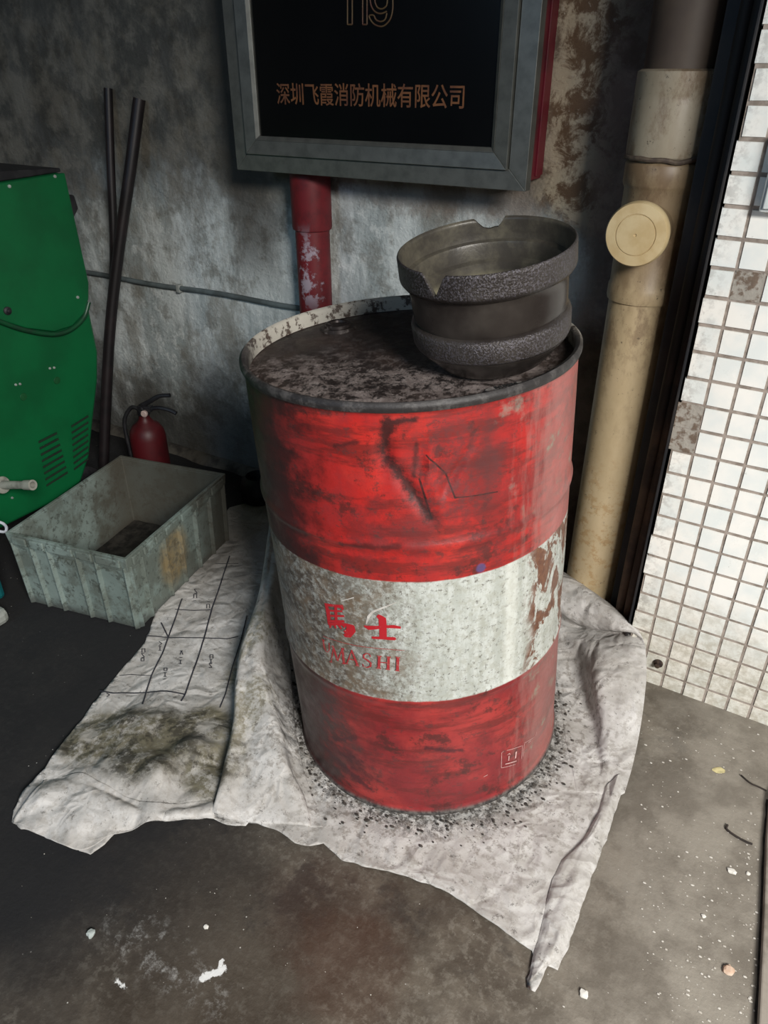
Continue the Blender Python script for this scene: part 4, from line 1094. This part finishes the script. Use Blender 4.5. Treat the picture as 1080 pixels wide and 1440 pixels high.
# clean margin folded over at the front left corner
loft([[(62,1098,.014),(112,1094,.016),(150,1112,.014),(205,1136,.012),(250,1134,.010),(302,1124,.010)],
      [(52,1106,.030),(108,1100,.036),(150,1118,.034),(205,1142,.028),(250,1141,.024),(302,1132,.022)],
      [(35,1128,.030),(90,1130,.030),(140,1142,.030),(200,1153,.022),(250,1151,.020),(302,1143,.018)],
      [(20,1150,.014),(70,1164,.016),(120,1172,.018),(165,1169,.012),(240,1158,.010),(302,1150,.009)],
      [(19,1160,.003),(62,1180,.003),(112,1199,.003),(162,1178,.003),(240,1161,.003),(302,1152,.004)]], 60, 26, .0020, 3, ((0,), (60,)))
sheet = obj('ground_sheet', bm, M['sheet'], smooth=True, autosm=75)
sol = sheet.modifiers.new('solid', 'SOLIDIFY'); sol.thickness = .0012; sol.offset = 0
tag(sheet, 'crumpled dirty white plastic sheet spread on the floor under the barrel', 'sheet')
# folded-back hem at the front right corner
hem = [((742, 1385), (768, 1362)), ((748, 1350), (788, 1350)), ((760, 1310), (803, 1318)), ((768, 1270), (818, 1275)), ((776, 1240), (832, 1232)), ((790, 1212), (845, 1195)), ((815, 1190), (858, 1160)), ((838, 1150), (872, 1122)), ((850, 1110), (884, 1085))]
bm = bmesh.new(); rows = []
for i, (a, b) in enumerate(hem):
    A = Vector((*P2(*a), 0)); B = Vector((*P2(*b), 0))
    rr = []
    for k in range(9):
        t = k/8; p = A.lerp(B, t); base = sheet_h(p.x, p.y)
        h = base+.0022+.011*math.sin(PI*min(1, t*1.05))**.7*(.8+.4*noise.noise(Vector((i*.8, k*.5, 3))))
        if k == 0: h = base+.0018
        if k == 8: h = .002+base*.6
        rr.append(bm.verts.new((p.x, p.y, h)))
    rows.append(rr)
for a, b in zip(rows, rows[1:]):
    for k in range(8): bm.faces.new((a[k], a[k+1], b[k+1], b[k]))
bmesh.ops.subdivide_edges(bm, edges=bm.edges[:], cuts=2, use_grid_fill=True)
for v in bm.verts: v.co.z += .0022*noise.noise(v.co*60)
h_ = obj('folded_hem', bm, M['sheet'], sheet, smooth=True)
h_['label'] = 'folded back hem of the sheet'
# printed black lines of the plan on the left part
ink = simple('black_print', (.02, .02, .03), (.05, .05, .06), 60, .6)
def printed(name, lst):
    bm = bmesh.new()
    for pts_, w in lst:
        w *= 1.35; P = [Vector((*P2(*p), 0)) for p in pts_]; Q = []
        for a, b in zip(P, P[1:]):
            n_ = max(1, int((b-a).length/.006))
            Q += [a.lerp(b, k/n_) for k in range(n_)]
        Q.append(P[-1]); prev = None
        for i, q in enumerate(Q):
            t = (Q[min(i+1, len(Q)-1)]-Q[max(i-1, 0)]).normalized(); nn = Vector((-t.y, t.x, 0))*w/2
            row = [bm.verts.new((v.x, v.y, max(sheet_h(v.x, v.y), sheet_h(q.x, q.y))+.0028)) for v in (q-nn, q+nn)]
            if prev: bm.faces.new((prev[0], prev[1], row[1], row[0]))
            prev = row
    return obj(name, bm, ink, sheet)
z5 = lambda x, y: (140+x/4.5, 780+y/4.5)
printed('printed_grid', [
    ([z5(525, 290), z5(500, 360), z5(437, 540), z5(400, 640), z5(330, 780), z5(300, 880), z5(280, 985)], .0028),
    ([z5(825, 20), z5(760, 220), z5(715, 350), z5(665, 540), z5(610, 720), z5(545, 905), z5(520, 950)], .0028),
    ([z5(935, 400), z5(900, 540), z5(850, 700), z5(800, 900), z5(765, 990)], .0022),
    ([z5(480, 358), z5(600, 365), z5(705, 362)], .0024), ([z5(300, 528), z5(440, 540), z5(665, 542), z5(810, 545), z5(880, 530)], .0026),
    ([z5(130, 778), z5(200, 770), z5(330, 778)], .0015), ([z5(5, 882), z5(90, 898), z5(300, 890), z5(430, 888), z5(545, 905)], .0028),
    ([z5(392, 442), z5(437, 535)], .0026), ([z5(735, 70), z5(880, 68)], .0018)])
def glyph(cx, cy, s, kind):
    L = {'H': [((-1,-1),(1,-1)), ((-1,1),(1,1)), ((0,-1),(0,1))], 'V': [((-1,-1),(1,0)), ((1,0),(-1,1))],
         'D': [((-1,-1),(1,-1)), ((-1,-1),(-1,.4)), ((1,-1),(1,.4)), ((-1,.4),(1,.4))], 'N': [((-1,-1),(1,-1)), ((-1,1),(1,1)), ((-1,-1),(1,1))],
         'C': [((-1,-1),(1,-1)), ((-1,-1),(-1,1)), ((1,-1),(1,1))], 'I': [((-1,0),(1,0))], 'K': [((-1,-1),(1,-1)), ((0,-1),(-1,1)), ((0,-1),(1,1))]}[kind]
    return [([z5(cx+p[1]*s*.0+p[0]*s*.75+0*p[1], cy+p[1]*s) for p in seg], .0016) for seg in L]
for (cx, cy, word) in ((385, 590, 'HV'), (275, 650, 'DNC'), (515, 665, 'HIK'), (415, 775, 'IHD'), (705, 690, 'NHC'), (605, 275, 'ICN'), (690, 325, 'CI'), (60, 910, 'V')):
    txt = []
    for k, ch in enumerate(word): txt += glyph(cx+k*3, cy-30*(k-(len(word)-1)/2), 12.5, ch)
    printed('printed_lettering', txt)

# ================================================================== DEBRIS ON THE FLOOR
def chip(px, py, s, c, name, label, cat, zs=.4, seed=1, flat=1.0, rot=0):
    p = onz(px, py, 0); bm = bmesh.new(); bmesh.ops.create_icosphere(bm, subdivisions=2, radius=1)
    for v in bm.verts:
        k = 1+.45*noise.noise(v.co*1.4+Vector((seed*3.1, 0, 0)))
        v.co = Vector((v.co.x*s*k*flat, v.co.y*s*k, (v.co.z*s*zs*k)))
    mz = min(v.co.z for v in bm.verts)
    for v in bm.verts: v.co.z -= mz
    o = obj(name, bm, c, smooth=True, autosm=25); o.location = p; o.rotation_euler = (0, 0, rot); tag(o, label, cat)
chalk = simple('white_chip', (.72, .71, .66), (.6, .58, .52), 60, .7)
chip(821, 1399, .0075, chalk, 'paint_chip', 'angular white chip on the concrete, below right of the sheet tip', 'chip', seed=1)
chip(1029, 1226, .0062, chalk, 'paint_chip', 'white crumb on the concrete below the bent twig', 'chip', seed=2, flat=1.4)
chip(1052, 1229, .0042, chalk, 'paint_chip', 'small white crumb right beside the slab joint, below the twig', 'chip', seed=3)
chip(989, 1289, .0042, chalk, 'paint_chip', 'lone white crumb in the open floor between sheet and slab', 'chip', seed=4)
chip(1011, 1084, .0085, simple('yellow_chip', (.66, .58, .30), None, 60, .7), 'leaf_scrap', 'pale yellow scrap on the floor below the tiled wall', 'scrap', zs=.15, seed=5, flat=1.5, rot=.5)
chip(1024, 1366, .0095, simple('pink_chip', (.50, .34, .24), (.60, .48, .38), 60, .8), 'brick_crumb', 'pinkish brown crumb near the bottom right slab joint', 'crumb', seed=6)
chip(129, 1315, .0085, simple('glossy_drop', (.45, .50, .48), (.30, .34, .33), 30, .15), 'glue_blob', 'shiny pale blob on the dark floor at lower left', 'blob', seed=7, flat=.8, zs=.5)
chip(290, 1304, .0045, chalk, 'paint_chip', 'white crumb above the white paint scuff on the dark floor', 'chip', seed=8)
def twig(pts, r, label):
    bm = bmesh.new(); tube(bm, smooth_path([onz(x, y, .003) for x, y in pts], 5), r, 8); o = obj('twig', bm, simple('dark_twig', (.03, .022, .018), None, 40, .8), smooth=True); tag(o, label, 'twig')
twig([(1023, 1160), (1022, 1166), (1035, 1176), (1050, 1184), (1058, 1187)], .0022, 'thin dark bent twig on the floor left of the slab joint')
twig([(1042, 1090), (1055, 1101), (1068, 1107), (1078, 1112)], .0018, 'thin dark twig nearest the foot of the tiled wall')
# uncountable flecks
bm = bmesh.new(); rr = random.Random(11)
for k in range(360):
    if k < 300: x, y = rr.uniform(900, 1066), rr.uniform(1000, 1438)
    else: x, y = rr.uniform(20, 1060), rr.uniform(1195, 1438)
    if k > 200 and rr.random() < .35: x = 1066 - abs(rr.gauss(0, 14)); y = rr.uniform(1120, 1438)
    p = onz(x, y, 0)
    if inside(p.x, p.y) or p.y > 1.48: continue
    s = rr.choice([.0006, .0008, .001, .0014, .002])*(.6 if x < 700 else 1)
    bmesh.ops.create_icosphere(bm, subdivisions=1, radius=s, matrix=Matrix.Translation((p.x, p.y, s*.3)) @ Matrix.Diagonal((1+rr.random(), 1, .5, 1)))
dz = obj('floor_grit', bm, simple('pale_grit', (.60, .58, .53), (.42, .39, .34), 90, .8))
dz['kind'] = 'stuff'; tag(dz, 'pale grit and paint flecks scattered over the concrete floor', 'grit')
# black crumbs round the barrel's foot
bm = bmesh.new()
for k in range(420):
    a = rr.uniform(-PI, PI*.5); r_ = DR+.008+abs(rr.gauss(0, .028)); x, y = DB.x+r_*math.cos(a), DB.y+r_*math.sin(a)
    if not inside(x, y) or sheet_h(x, y) > .05: continue
    s = rr.choice([.001, .0015, .002, .003])
    bmesh.ops.create_icosphere(bm, subdivisions=1, radius=s, matrix=Matrix.Translation((x, y, sheet_h(x, y)+.0015+s*.4)) @ Matrix.Diagonal((1+rr.random(), 1, .6, 1)))
dz = obj('oily_crumbs', bm, simple('black_crumb', (.03, .026, .022), (.07, .06, .05), 90, .7))
dz['kind'] = 'stuff'; tag(dz, 'black oily crumbs lying on the sheet round the foot of the barrel', 'crumbs')
